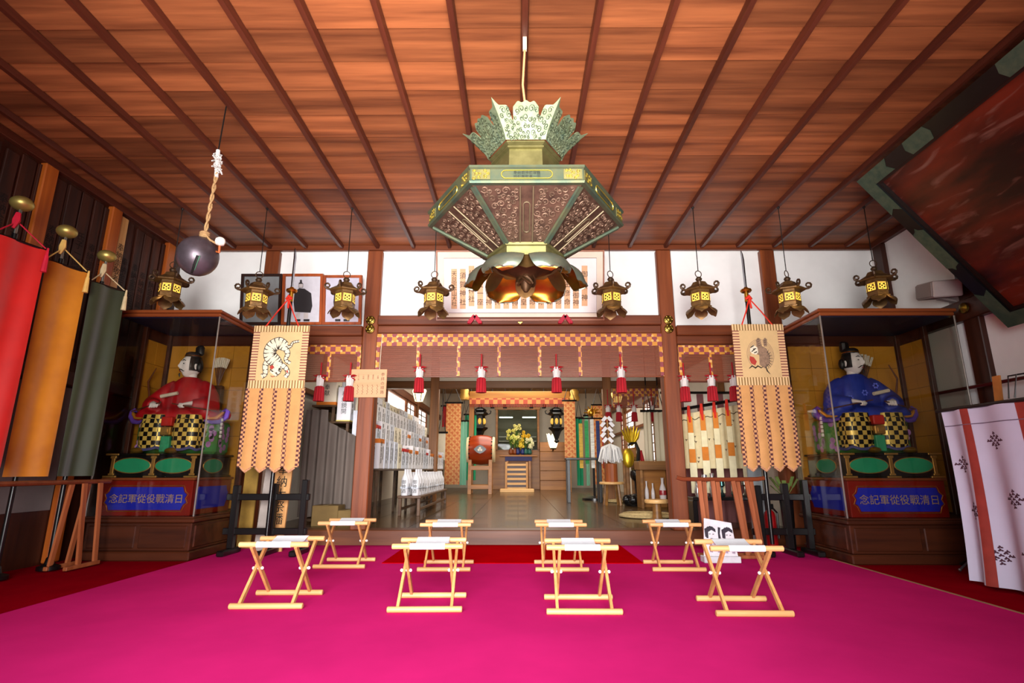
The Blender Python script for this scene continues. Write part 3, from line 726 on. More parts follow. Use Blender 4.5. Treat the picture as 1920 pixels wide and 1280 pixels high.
# ------------------------------------------------------------------ big painting leaning out from the right wall
Y0 = 4.96; A = atY(1613, 335, Y0); B = atY(1897, 608, Y0); PL = 3.6
vx = (A - B); PH = vx.length; vx.normalize(); ux = Vector((0, -1, 0)); nn = ux.cross(vx)
if nn.x > 0: nn = -nn
pp = lambda u, v, d: B + ux * u + vx * v + nn * d
t = thing('framed_painting', 'large dark red painting in a black frame tilted out from the right wall', 'painting', (B.x, Y0 - PL / 2, B.z))
def painting_mat():
    m = bpy.data.materials.new('painting'); m.use_nodes = True; nt = m.node_tree; N = nt.nodes; L = nt.links; bs = N['Principled BSDF']; bs.inputs['Roughness'].default_value = .35
    tc = N.new('ShaderNodeTexCoord'); mp = N.new('ShaderNodeMapping'); mp.inputs['Scale'].default_value = (.9, .5, 2.2); L.new(tc.outputs['Object'], mp.inputs[0])
    n1 = N.new('ShaderNodeTexNoise'); n1.inputs['Scale'].default_value = 2.2; n1.inputs['Detail'].default_value = 6; L.new(mp.outputs[0], n1.inputs['Vector'])
    r1 = N.new('ShaderNodeValToRGB'); e = r1.color_ramp.elements; e[0].position = .35; e[0].color = (*lin('#1c0504'), 1); e[1].position = .68; e[1].color = (*lin('#6e200c'), 1)
    L.new(n1.outputs['Fac'], r1.inputs[0])
    mp2 = N.new('ShaderNodeMapping'); mp2.inputs['Scale'].default_value = (3, 1.1, 5); mp2.inputs['Rotation'].default_value = (.5, 0, 0); L.new(tc.outputs['Object'], mp2.inputs[0])
    n2 = N.new('ShaderNodeTexNoise'); n2.inputs['Scale'].default_value = 1.6; n2.inputs['Detail'].default_value = 8; n2.inputs['Distortion'].default_value = 1.4; L.new(mp2.outputs[0], n2.inputs['Vector'])
    r2 = N.new('ShaderNodeValToRGB'); e = r2.color_ramp.elements; e[0].position = .56; e[0].color = (0, 0, 0, 1); e[1].position = .72; e[1].color = (1, 1, 1, 1); L.new(n2.outputs['Fac'], r2.inputs[0])
    mx = N.new('ShaderNodeMix'); mx.data_type = 'RGBA'; L.new(r2.outputs[0], mx.inputs[0]); L.new(r1.outputs[0], mx.inputs[6]); mx.inputs[7].default_value = (*lin('#7c5246'), 1)
    L.new(mx.outputs[2], bs.inputs['Base Color']); return m
b = MB(); b.prism([(.12, .12), (PL - .12, .12), (PL - .12, PH - .12), (.12, PH - .12)], -.03, .0, pp); b.build('picture_panel', painting_mat(), t)
for u0, u1, v0, v1 in ((0, PL, 0, .14), (0, PL, PH - .14, PH), (0, .14, .14, PH - .14), (PL - .14, PL, .14, PH - .14)):
    b = MB(); b.prism([(u0, v0), (u1, v0), (u1, v1), (u0, v1)], -.06, .05, pp); fr = b.build('frame_rail', LACQ, t)
for u0, u1, v0, v1 in ((.14, PL - .14, .14, .165), (.14, PL - .14, PH - .165, PH - .14), (.14, .165, .165, PH - .165)):
    b = MB(); b.prism([(u0, v0), (u1, v0), (u1, v1), (u0, v1)], 0, .03, pp); b.build('inner_moulding', M('brown_black', '#1c0c08', .4), t)
VERD = M('verdigris_plate', '#3c5648', .55, .5, .35, 12, col2='#5a6a54', bump=.3)
def plate(poly): 
    b = MB(); b.prism(poly, .0501, .054, pp); b.build('metal_fitting', VERD, t)
plate([(0, PH), (.0, PH - .48), (.07, PH - .43), (.14, PH - .48), (.14, PH - .14), (.42, PH - .14), (.37, PH - .07), (.42, PH)])
plate([(0, 0), (.42, 0), (.37, .07), (.42, .14), (.14, .14), (.14, .42), (.07, .37), (0, .42)])
for c in (PH * .5,): plate([(0, c - .22), (.05, c - .24), (.07, c - .27), (.09, c - .24), (.14, c - .22), (.14, c + .22), (.09, c + .24), (.07, c + .27), (.05, c + .24), (0, c + .22)])
for c in (.78, 1.75, 2.6): plate([(c - .12, PH), (c - .15, PH - .07), (c - .12, PH - .14), (c + .12, PH - .14), (c + .15, PH - .07), (c + .12, PH)])
b = MB()
for u in (.6, 2.6): b.tube([pp(u, PH - .05, -.06), (4.87, pp(u, 0, 0).y, 3.86)], .012, 6)
b.build('hanging_iron', M('dark_wire', '#1e1a18'), t)

# ------------------------------------------------------------------ speaker on the right wall
t = thing('wall_speaker', 'grey box loudspeaker on a bracket high on the right wall', 'speaker', (XR, 5.65, 2.72))
b = MB(); b.T = Matrix.Translation((XR - .2, 5.66, 2.815)) @ Matrix.Rotation(R(-16), 4, 'Z') @ Matrix.Rotation(R(12), 4, 'X'); b.bbox(-.14, .13, -.21, .21, -.09, .09, .012); b.build('cabinet', M('speaker_grey', '#a89c98', .6, var=.05), t)
b = MB(); b.T = Matrix.Translation((XR - .2, 5.66, 2.815)) @ Matrix.Rotation(R(-16), 4, 'Z') @ Matrix.Rotation(R(12), 4, 'X'); b.bbox(-.152, -.141, -.19, .19, -.075, .075, .004); b.build('grille', M('speaker_grille', '#8c807c', .8, var=.1, scale=200), t)
b = MB(); b.bar((XR - .2, 5.7, 2.73), (XR, 5.7, 2.69), .05, .02); b.bbox(XR - .02, XR, 5.62, 5.78, 2.665, 2.76, .003); b.build('bracket', M('speaker_grey', '#a89c98'), t)

# ------------------------------------------------------------------ photographs leaning on the lintel, left
def leaning(px0, py0, px1, py1, yb, yt): 
    return atY(px0, py1, yb), atY(px1, py1, yb), atY(px0, py0, yt), atY(px1, py0, yt)
def photo(name, label, x0, x1, z0, z1, mats, person, group):
    t = thing(name, label, 'photograph', ((x0 + x1) / 2, YB - .1, z0), group)
    h = z1 - z0; vx = Vector((0, -.10, h)).normalized(); o = Vector((x0, YB - .085, z0)); pl = plane_fn(o, (1, 0, 0), vx)   # normal towards the room is -d
    W = x1 - x0; H = h; f = .035; q = lambda u, v, d: pl(u, v, d)
    for u0, u1, v0, v1 in ((0, W, 0, f), (0, W, H - f, H), (0, f, f, H - f), (W - f, W, f, H - f)):
        b = MB(); b.prism([(u0, v0), (u1, v0), (u1, v1), (u0, v1)], -.01, .03, q); b.build('frame_rail', mats[0], t)
    b = MB(); b.prism([(f, f), (W - f, f), (W - f, H - f), (f, H - f)], -.008, .008, q); pr = b.build('print', mats[1], t)
    cx = W / 2 + .0; dark = mats[2]
    if person:
        b = MB()
        b.prism([(cx - .10, .17), (cx - .12, .3), (cx - .11, .44), (cx - .05, .49), (cx + .02, .48), (cx + .11, .42), (cx + .13, .25), (cx + .11, .16)], .0081, .0088, q)
        b.prism([(cx - .06, .495), (cx - .06, .56), (cx - .045, .565), (cx - .045, .60), (cx - .02, .60), (cx - .015, .56), (cx, .55), (cx, .495)], .0081, .0086, q)
        b.stroke([(cx - .09, .06), (cx - .02, .06)], .03, q, .0081, .0088); b.stroke([(cx + .02, .06), (cx + .1, .06)], .03, q, .0081, .0088)
        b.build('printed_robe', dark, pr)
        b = MB(); b.prism([(cx - .055, .50), (cx - .055, .545), (cx - .005, .545), (cx - .005, .50)], .0088, .0092, q); b.stroke([(cx - .06, .08), (cx - .05, .16)], .05, q, .0081, .0088); b.stroke([(cx + .05, .08), (cx + .05, .16)], .06, q, .0081, .0088); b.build('printed_face', M('print_pale', '#b9b0ae', .6), pr)
    return t
FR1 = M('ebony_frame', '#2a1712', .35); FR2 = wood('red_brown_frame', '#7a3416', '#a85020', 'Z', 6, .35, .0)
photo('framed_photograph', 'dark framed photograph with a grey print, behind the second lantern', -3.66, -3.12, 2.742, 3.42, (FR1, M('grey_print', '#7d7f80', .25, var=.1), INK), False, 'portrait photographs on the left lintel')
photo('framed_photograph', 'brown framed photograph of a person in a black robe behind the spear', -3.11, -2.575, 2.742, 3.42, (FR2, M('pale_print', '#c6c4cc', .25, var=.08), M('print_black', '#1c1518', .5)), True, 'portrait photographs on the left lintel')
photo('framed_photograph', 'brown framed photograph of a robed person beside the left column', -2.57, -2.06, 2.742, 3.40, (FR2, M('lilac_print', '#c0bccb', .25, var=.08), M('print_black', '#1c1518', .5)), True, 'portrait photographs on the left lintel')

# ------------------------------------------------------------------ framed inscription over the lintel
t = thing('framed_inscription', 'long white framed board with vertical strips of black writing above the lintel', 'frame', (.05, YB - .1, 2.80))
A0 = Vector((-1.075, YB - .075, 2.80)); vx = Vector((0, -.22, .90)).normalized(); W = 2.21; H = .92; pl = plane_fn(A0, (1, 0, 0), vx)
RB = wood('frame_wood', '#7c3b1e', '#a35a30', 'X', 6, .4, 0)
for u0, u1, v0, v1 in ((0, W, 0, .016), (0, W, H - .016, H), (0, .016, .016, H - .016), (W - .016, W, .016, H - .016)):
    b = MB(); b.prism([(u0, v0), (u1, v0), (u1, v1), (u0, v1)], -.02, .03, pl); b.build('frame_rail', RB, t)
b = MB(); b.prism([(.016, .016), (W - .016, .016), (W - .016, H - .016), (.016, H - .016)], -.015, .004, pl); b.build('mount_border', M('ivory_mount', '#e2d3bf', .6, var=.04), t)
b = MB(); b.prism([(.1, .1), (W - .1, .1), (W - .1, H - .1), (.1, H - .1)], .0041, .007, pl); bd = b.build('mount', M('white_mount', '#ece6e4', .6, var=.03), t)
b = MB(); b.tube([pl(u, v, .008) for u, v in ((.1, .1), (W - .1, .1), (W - .1, H - .1), (.1, H - .1))], .003, 5, closed=True); b.build('mount_line', M('red_brown_line', '#6e3226', .6), t)
STR = ['天台宗本山大社', '須賀神社', '八坂神社', '摂社一座', '大山祇神', '少彦名神', '月読尊神', '須佐之男神', '仁徳天皇', '大国主命', '事代主命', '武甕槌命', '天児屋命', '猿田彦命', '天照大御神', '御祭神']
for i, s in enumerate(STR):
    u = .235 + i * .1145; v0 = .155 if i not in (2, 15) else .19; v1 = .68 if i not in (2, 15) else .72
    b = MB(); b.prism([(u - .038, v0), (u + .038, v0), (u + .038, v1), (u - .038, v1)], .0071, .009, pl); o = b.build('paper_strip', M('tan_strip', '#dfae84', .7, var=.08, scale=12), bd)
    b.__init__()
    n = len(s); sz = min(.09, .50 / n)
    write(b, s, sz, pl, u, (v0 + v1) / 2, .0095, .50 / n / sz * .92, True)
    b.build('lettering', M('print_ink', '#33241c', .7), t)
b = MB(); b.prism([(W / 2 - .03, -.02), (W / 2 + .03, -.02), (W / 2, -.045)], .03, .04, pl); b.build('gilt_tag', GOLD, t)
for i, px in enumerate((890, 1060)):
    p = atY(px, 611, YB - .12); b = MB(); q = plane_xz(p.x, YB - .12, 2.742)
    for s in (-1, 1): b.bar((p.x, YB - .13, 2.85), (p.x + s * .075, YB - .13, 2.752), .05, .035, (0, -1, 0))
    b.bbox(p.x - .095, p.x - .055, YB - .16, YB - .10, 2.742, 2.765, .005); b.bbox(p.x + .055, p.x + .095, YB - .16, YB - .10, 2.742, 2.765, .005)
    solo(b, 'frame_support', M('crimson_cloth', '#b01a34', .6), 'red forked support under the %s end of the framed inscription' % ('left', 'right')[i], 'support', (p.x, YB - .12, 2.742), 'red supports under the framed inscription')

# ------------------------------------------------------------------ bamboo blinds with brocade borders
BROC = checker('brocade', '#c9862a', '#84353c', 15, 15, 15, .5, c3='#dca860')
BAM = M('bamboo_slat', '#7a3c22', .5, var=.25, scale=14, stretch=(.2, 1, 6))
def blind(label, x0, x1, zt, zb, y, nstrip, th=.16, gap=.0098):
    t = thing('bamboo_blind', label, 'blind', ((x0 + x1) / 2, y, zb), 'brocade-edged bamboo blinds')
    b = MB(); b.box(x0, x1, y - .012, y - .002, zt - th, zt); b.build('brocade_top_band', BROC, t)
    b = MB(); z = zt - .002
    while z > zb + .02:
        h = .0072; b.box(x0 + .002, x1 - .002, y, y + .003, z - h, z); z -= gap
    b.build('bamboo_slats', BAM, t)['kind'] = 'stuff'
    for i in range(nstrip):
        x = x0 + .02 + (x1 - x0 - .04) * i / (nstrip - 1)
        b = MB(); b.box(x - .022, x + .022, y - .008, y - .001, zb + .01, zt - th - .001); b.build('brocade_strip', BROC, t)
    b = MB(); b.bbox(x0, x1, y - .008, y + .008, zb, zb + .02, .003); b.build('bottom_rod', W_BEAMX, t)
    b = MB(); b.bbox(x0, x1, y - .006, y + .012, zt, zt + .012, .003); b.build('top_rod', W_BEAMX, t)
    return t
blind('wide bamboo blind with a gold and purple brocade band over the middle opening', -1.845, 1.88, 2.62, 2.045, YB - .06, 8)
blind('narrow bamboo blind with brocade band in the opening left of the notice column', -3.26, -2.055, 2.48, 1.99, YB - .03, 4, .12)
blind('narrow bamboo blind with brocade band in the opening behind the right hand spear banner', 2.09, 3.30, 2.47, 1.98, YB - .03, 4, .12)
blind('small far bamboo blind with brocade band in the inner right bay behind the beam', 2.24, IR - .12, 2.76, 2.30, 12.7, 4, .18)
TASR = M('tassel_red', '#960818', .8, var=.25, scale=60, stretch=(1, 1, .1))
def make_tassel(s=1.0, L=.5):
    t = thing('tassel', 'tassel', 'tassel', (0, 0, 0), 'red and white tassels hung from the blinds')
    b = MB(); b.tube([(0, 0, .31 * s), (0, 0, L)], .010 * s, 6); b.build('cord', REDC, t)
    b = MB()
    for sg in (-1, 1): b.tube([(0, -.012, .31 * s), (sg * .04 * s, -.014, .335 * s), (sg * .085 * s, -.012, .33 * s), (sg * .04 * s, -.016, .315 * s), (0, -.012, .31 * s), (sg * .05 * s, -.012, .29 * s), (sg * .07 * s, -.012, .27 * s)], .009 * s, 5)
    b.ball((0, -.012, .312 * s), .018 * s, 8, 6); b.build('bow', REDC, t, True)
    b = MB(); b.lathe([(.012 * s, .31 * s), (.036 * s, .30 * s), (.042 * s, .25 * s), (.044 * s, .195 * s), (.04 * s, .19 * s)], n=10)
    for k in range(6): b.tube([(.034 * s * math.cos(k), .034 * s * math.sin(k), .19 * s), (.04 * s * math.cos(k), .04 * s * math.sin(k), .295 * s), (.03 * s * math.cos(k), .03 * s * math.sin(k), .325 * s)], .011 * s, 5)
    b.build('white_head', M('white_silk', '#cbc4c0', .8), t, True)
    b = MB(); b.lathe([(.04 * s, .195 * s), (.05 * s, .18 * s), (.056 * s, .1 * s), (.062 * s, .0), (.03 * s, .004)], n=14)
    for k in range(14): b.tube([(.05 * s * math.cos(k * .449), .05 * s * math.sin(k * .449), .18 * s), (.06 * s * math.cos(k * .449), .06 * s * math.sin(k * .449), .0)], .008 * s, 4)
    b.build('fringe', TASR, t, True)
    return t
ts0 = make_tassel(); i = 0
TS = [(785, 736, YB - .13, .76, 'first tassel from the notice board on the wide middle blind'), (902, 736, YB - .13, .76, 'second tassel from the notice board on the wide middle blind'), (1044, 736, YB - .13, .76, 'third tassel from the notice board on the wide middle blind'), (1166, 736, YB - .13, .76, 'tassel of the wide middle blind nearest the right column'),
      (597, 752, YB - .1, .74, 'tassel beside the tiger banner'), (653, 752, YB - .1, .74, 'tassel half hidden by the notice board'),
      (1286, 753, YB - .1, .74, 'tassel just right of the right column'), (1337, 752, YB - .1, .74, 'tassel between the right column and right spear banner'), (1379, 752, YB - .1, .74, 'tassel half hidden by the right spear banner')]
for px, py, y, L, w in TS:
    p = atY(px, py, y); o = ts0 if i == 0 else copy_tree(ts0); i += 1
    o.location = p; o['label'] = 'red tassel with white head, ' + w
ts1 = make_tassel(1.15, .755)
for k, px in enumerate((1141, 1161, 1190, 1224)):
    p = atY(px, 790, 12.684); o = ts1 if k == 0 else copy_tree(ts1); o.location = p
    o['label'] = 'small far red tassel, ' + ('first', 'second', 'third', 'fourth')[k] + ' of four counted from the inner right column'

# ------------------------------------------------------------------ notice board on the left column
z0, z1 = 1.785, 2.15; x0, x1 = -2.17, -1.69
t = thing('notice_board', 'thin pale wooden notice board with columns of black writing on the left column', 'sign', (-1.94, YB - .07, z0))
b = MB(); b.bbox(x0, x1, YB - .075, YB - .055, z0, z1, .003); b.build('board', wood('notice_wood', '#c08e64', '#d4a47c', 'X', 4, .6, 0), t)
pl = lambda u, v, d: (-1.93 + u, YB - .075 - d, 1.9675 + v)
b = MB()
for k, (s, sz, v, g) in enumerate((('参拝の順路', .05, 0, 1.15), ('祈願', .022, .08, 1), ('奉拝所', .022, .08, 1), ('御神前', .022, .08, 1), ('一同拝', .022, .08, 1), ('二礼二拍', .022, .08, 1), ('正座', .05, .06, 1.3))):
    write(b, s, sz, pl, .19 - k * .0625, v, .0008, g, True)
for k in range(5):
    for c in range(7): b.stroke([(.12 - k * .0625 + .008 * (c % 2), -.02 - c * .018), (.125 - k * .0625 + .008 * (c % 2), -.032 - c * .018)], .006, pl, 0, .0008)
b.build('lettering', M('notice_ink', '#4a2a1c', .8), t)
b = MB(); b.tube([(-1.79, YB - .07, z1), (-1.78, YB - .075, 2.62)], .005, 5); b.build('string', M('white_string', '#c8b8a0', .8), t)

# ------------------------------------------------------------------ spears with embroidered banners on black stands
CREAM = M('banner_silk', '#c28c54', .75, var=.1, scale=7, bump=.05)
CREAM2 = M('banner_picture_silk', '#ccaa78', .75, var=.08, scale=7)
STITCH = checker('stitched_border_rows', '#8a5644', '#dbb080', 0, 0, 62, .75, off=(.3, .3, .3)); STITCHV = checker('stitched_border_columns', '#8a6a3c', '#dfb988', 62, 0, 0, .75, off=(.3, .3, .3))
STITCH2 = checker('stitched_border_dark', '#4e2024', '#c48c5c', 33, 0, 40, .75, off=(.3, .3, .3))
EMB = M('embroidery_dark', '#332820', .7); EMBW = M('embroidery_white', '#d8cdb4', .7); EMBR = M('embroidery_red', '#a8362a', .7); EMBG = M('embroidery_grey', '#8a6e58', .75, var=.3, scale=40)
def banner(label, cx, y, w, z1, z0, zm, cord, tiger):
    t = thing('spear_banner', label, 'banner', (cx, y, z0), 'embroidered spear banners')
    pl = lambda u, v, d: (cx + u, y - d, z0 + v); H = z1 - z0; hm = zm - z0; bw = .075
    b = MB(); b.prism([(-w / 2 + bw, hm + .001), (w / 2 - bw, hm + .001), (w / 2 - bw, H - bw), (-w / 2 + bw, H - bw)], -.004, .004, pl); pic = b.build('picture_panel', CREAM2, t)
    for u0, u1, v0, v1 in ((-w / 2, w / 2, H - bw + .001, H), (-w / 2, -w / 2 + bw - .001, hm, H - bw), (w / 2 - bw + .001, w / 2, hm, H - bw), (-w / 2, w / 2, hm - .09, hm)):
        b = MB(); b.prism([(u0, v0), (u1, v0), (u1, v1), (u0, v1)], -.006, .006, pl); b.build('border', STITCHV if u1 - u0 > .3 else STITCH, t)
    n = 4; g = .045; sw = (w + .03 - 5 * g) / n; top = hm - .0901
    for i in range(n):
        u0 = -w / 2 - .015 + g + i * (sw + g)
        def sh(a, c, u0=u0, i=i):
            zt = top; zb = .05 + .0; vv = zt + (zb - zt) * c - (.045 * (1 - abs(2 * a - 1)) if c > .99 else 0)
            d = .004 + .012 * math.sin(a * 3.14) * c + .006 * math.sin(c * 9 + i); return Vector(pl(u0 + sw * a + .012 * (u0 + sw * a) * c, vv, d)), Vector((0, -1, 0))
        b = MB(); b.sheet(sh, 8, 14, .004); b.build('streamer', CREAM, t, 60)
        b = MB(); b.tube([sh(a / 8, 1)[0] for a in range(9)], .012, 5); b.build('hem_fringe', M('hem_fringe', '#c08a66', .8, var=.4, scale=90), t)
    for i in range(n + 1):
        u0 = -w / 2 - .015 + i * (sw + g)
        def sh(a, c, u0=u0): return Vector(pl(u0 + g * a + .012 * u0 * c, top + (.055 - top) * c, .002)), Vector((0, -1, 0))
        b = MB(); b.sheet(sh, 1, 6, .004); b.build('stitched_strip', STITCH2, t)
    ph = H - bw - hm; c = hm + ph / 2 - .02
    S = lambda L, wd, mat=None: None
    k = MB(); wt = MB(); rd = MB(); gr = MB()
    if tiger:
        P_ = lambda u, v, d: pl(u * .40, c + v * .42, d)
        def limb(L, W_, d, stripes):
            n_ = (len(L) - 1) * 6; P = []; Q = []
            for i in range(n_ + 1):
                f_ = i / 6; j = min(int(f_), len(L) - 2); q = f_ - j
                p0 = L[max(j - 1, 0)]; p1 = L[j]; p2 = L[j + 1]; p3 = L[min(j + 2, len(L) - 1)]
                cr = lambda a_, b_, c_, d_: .5 * (2 * b_ + (c_ - a_) * q + (2 * a_ - 5 * b_ + 4 * c_ - d_) * q * q + (3 * b_ - a_ - 3 * c_ + d_) * q ** 3)
                P.append((cr(p0[0], p1[0], p2[0], p3[0]), cr(p0[1], p1[1], p2[1], p3[1]))); Q.append(W_[j] * (1 - q) + W_[j + 1] * q)
            k.stroke(P, [w_ + .035 for w_ in Q], P_, .0042 + d, .0046 + d); wt.stroke(P, Q, P_, .0046 + d, .0052 + d)
            for i in range(1, n_, 1):
                if i % stripes: continue
                tx, ty = P[i + 1][0] - P[i - 1][0], P[i + 1][1] - P[i - 1][1]; l = math.hypot(tx, ty) or 1; nx, ny = -ty / l, tx / l
                for sg in (-1, 1):
                    x_, y_ = P[i]; w_ = Q[i] / 2; kk = .35 if (i // stripes) % 2 else .05
                    k.stroke([(x_ + nx * sg * w_, y_ + ny * sg * w_), (x_ + nx * sg * w_ * .7 + tx / l * .012, y_ + ny * sg * w_ * .7 + ty / l * .012), (x_ + nx * sg * w_ * kk, y_ + ny * sg * w_ * kk)], [.03, .026, .006], P_, .0053 + d, .006 + d)
        limb([(.10, .36), (.28, .30), (.36, .42), (.54, .46)], [.07, .06, .05, .04], .0, 2)
        limb([(.12, .30), (.24, .12), (.2, -.06), (.34, -.16)], [.14, .12, .08, .07], .0, 3)
        limb([(-.24, .0), (-.36, -.2), (-.34, -.44), (-.44, -.52)], [.17, .14, .11, .11], .0, 3)
        limb([(.16, .30), (-.04, .40), (-.24, .28), (-.26, .06), (-.10, -.10), (.02, -.24)], [.24, .32, .34, .34, .32, .26], .0015, 2)
        limb([(-.0, -.18), (.2, -.26), (.30, -.42), (.24, -.54)], [.14, .11, .09, .09], .003, 3)
        limb([(.0, -.24), (-.06, -.36), (-.12, -.46)], [.27, .30, .20], .0045, 4)
        for u_, v_ in ((-.14, -.38), (-.02, -.42)): k.prism([(u_ + .022 * math.cos(R(q)), v_ + .018 * math.sin(R(q))) for q in range(0, 360, 60)], .0097, .0105, P_)
        k.stroke([(-.18, -.50), (-.12, -.53), (-.05, -.51)], .016, P_, .0097, .0105)
        for u_, v_ in ((-.18, -.28), (.06, -.32)): k.prism([(u_ + .04 * math.cos(R(q)), v_ + .04 * math.sin(R(q))) for q in range(0, 360, 60)], .0092, .0098, P_)
        rd.prism([(-.24, -.26), (-.16, -.20), (-.10, -.26), (-.16, -.34)], .0099, .0107, P_); rd.prism([(.24, -.38), (.30, -.34), (.31, -.44)], .0099, .0107, P_); rd.stroke([(-.15, -.525), (-.09, -.525)], .02, P_, .0106, .011)
    else:
        P_ = lambda u, v, d: pl(u * .36, c + v * .36, d)
        for i in range(4): gr.stroke([(.42 * math.cos(R(a)) * (1 - .09 * i), .5 * math.sin(R(a)) * (1 - .09 * i) + .02) for a in range(-70 + 12 * i, 235 - 16 * i, 12)], .012, P_, .0042, .005)
        gr.prism([(-.1, .28), (-.08, .5), (-.02, .56), (.05, .44), (.08, .3), (.22, .22), (.3, 0), (.26, -.28), (.1, -.42), (-.06, -.3), (-.04, .0), (-.2, .1)], .0042, .0055, P_)
        for s in (0, 1): gr.prism([(-.06 + .2 * s, .28), (-.1 + .22 * s, .5), (-.02 + .22 * s, .58), (.06 + .2 * s, .52), (.03 + .2 * s, .3)], .0056, .0064, P_)
        for i in range(7): k.stroke([(-.05 + .2 * (i % 2), .3 + .035 * i), (.02 + .2 * (i % 2), .33 + .035 * i)], .012, P_, .0065, .007)
        wt.prism([(-.3, .24), (-.2, .34), (-.08, .26), (-.06, .1), (-.14, .02), (-.26, .06), (-.32, .14)], .0056, .0066, P_)
        for a, bb in (((-.3, .25), (-.18, .32)), ((-.27, .12), (-.16, .2)), ((-.22, .2), (-.12, .22)), ((-.2, .08), (-.1, .12))): k.stroke([a, bb], .03, P_, .0067, .0074)
        rd.prism([(-.34, -.02), (-.22, -.06), (-.14, -.2), (-.2, -.32), (-.32, -.26), (-.36, -.14)], .0056, .0066, P_)
        for i in range(9):
            a = R(-100 + 20 * i); k.stroke([(.16 + .1 * math.cos(a), -.1 + .2 * math.sin(a)), (.18 + .2 * math.cos(a), -.1 + .32 * math.sin(a))], [.02, .008], P_, .0056, .0064)
        for s in (-.3, -.12): k.stroke([(s - .1, -.42), (s, -.34), (s + .1, -.4), (s + .16, -.36)], [.02, .05, .04, .02], P_, .0056, .0066)
        k.stroke([(.12, -.36), (.16, -.5), (.24, -.6)], [.03, .045, .01], P_, .0056, .0066)
    for mb, m in ((wt, EMBW), (gr, EMBG), (k, EMB), (rd, EMBR)):
        if mb.v: mb.build('embroidery', m, pic)
    b = MB(); ty = y + .05
    for s in (-1, 1): b.tube([(cord[0], ty - .05, cord[1]), (cord[0] + (cx + s * w * .30 - cord[0]) * .5, y - .015, (cord[1] + z1) / 2 - .01), (cx + s * w * .30, y, z1 - .01)], .008, 5)
    b.tube([(cord[0] - .03, ty - .03, cord[1]), (cord[0], ty - .055, cord[1] + .03), (cord[0] + .03, ty - .03, cord[1])], .02, 6); b.tube([(cord[0], ty - .05, cord[1]), (cord[0] + .01, ty - .06, cord[1] - .12)], .012, 6)
    b.build('red_cord', M('scarlet_cord', '#d02a16', .7), t, True)
    return t
def spear(label, x, y, zg, ztip, lean=0):
    t = thing('spear', label, 'spear', (x, y, .12), 'spears standing on the black stands')
    P0 = Vector((x - lean, y, .12)); P1 = Vector((x, y, zg)); d = (P1 - P0).normalized()
    b = MB(); b.cyl(P0, P1 - d * .14, .022, .022, 10); b.build('shaft', LACQ, t, True)
    b = MB(); b.cyl(P1 - d * .14, P1, .026, .024, 12); b.build('gilt_collar', GOLD, t, True)
    b = MB(); b.T = Matrix.Translation(P1); b.lathe([(.02, -.008), (.055, -.02), (.066, -.004), (.06, .012), (.03, .022), (.02, .04)], n=16); b.build('gilt_guard', GOLD, t, True)
    b = MB(); L = (Vector((x + lean * .2, y, ztip)) - P1).length
    sec = [(0, .016), (.75, .017), (.9, .014), (.97, .008), (1, .001)]
    vs = []; fs = []
    for q, w in sec:
        c = P1 + d * (.03 + (L - .03) * q) + Vector((-.02 * max(0, q - .8) * 5 * .6, 0, 0)); vs += [c + Vector((-w, 0, 0)), c + Vector((0, -.006, 0)), c + Vector((w, 0, 0)), c + Vector((0, .006, 0))]
    for i in range(4):
        for k in range(4): fs.append((i * 4 + k, i * 4 + (k + 1) % 4, i * 4 + 4 + (k + 1) % 4, i * 4 + 4 + k))
    b.add(vs, fs); b.build('blade', M('steel', '#8c8c92', .25, 1.0, .1), t)
banner('embroidered tiger banner with four tan streamers hanging from the left spear', -2.73, 6.0, .64, 2.51, .86, 1.87, (-2.69, 2.84), True)
banner('embroidered creature banner with four tan streamers hanging from the right spear', 2.76, 6.0, .59, 2.52, .87, 1.90, (2.70, 2.83), False)
spear('spear with gilt guard and steel blade behind the tiger banner', -2.69, 6.06, 2.96, 3.5, .0)
spear('spear with gilt guard and steel blade behind the right hand creature banner', 2.70, 6.06, 2.95, 3.46, .0)
def black_stand(label, x0, x1, y):
    t = thing('banner_stand', label, 'stand', ((x0 + x1) / 2, y, 0))
    for x, z in ((x0, .72), ((x0 + x1) / 2 + .04, .74), (x1, .78)):
        b = MB(); b.bbox(x - .032, x + .032, y + .0, y + .07, .06, z, .006); b.build('post', LACQ, t)
        b = MB(); b.bbox(x - .04, x + .04, y - .18, y + .2, 0, .06, .012); b.build('foot', LACQ, t)
    for z in (.56, .2):
        b = MB(); b.bbox(x0 - .1, x1 + .06, y + .015, y + .055, z, z + .07, .006); b.build('crossbar', LACQ, t)
black_stand('black lacquered stand holding the left spear, beside the left glass case', -3.12, -2.36, 6.13)
black_stand('black lacquered stand holding the right spear, beside the right glass case', 2.64, 3.16, 6.13)
b = MB(); t = thing('wooden_plaque', 'upright pale wooden plaque with black writing under the tiger banner', 'plaque', (-2.72, 6.32, 0))
b.bar((-2.74, 6.36, 0), (-2.72, 6.42, 1.05), .2, .025, (0, -1, 0)); b.build('board', W_PALEZ, t)
b = MB(); write(b, '奉納大祭幡', .13, plane_fn((-2.72, 6.372, .62), (1, 0, 0), (0, .06, 1)), 0, 0, .003, 1.05, True); b.build('lettering', INK, t)
b = MB(); b.bar((-2.93, 6.42, 0), (-2.9, 6.46, .95), .1, .02, (0, -1, 0)); solo(b, 'wooden_board', M('grey_board', '#9a8f88', .7), 'narrow grey board leaning behind the left black stand', 'board', (-2.93, 6.42, 0))
b = MB(); b.bar((-3.2, 6.62, 0), (-3.2, 6.64, 1.15), .16, .02, (0, -1, 0)); solo(b, 'wooden_board', M('ochre_board', '#8a6a26', .7, var=.2), 'ochre board standing between the left glass case and black stand', 'board', (-3.2, 6.62, 0))

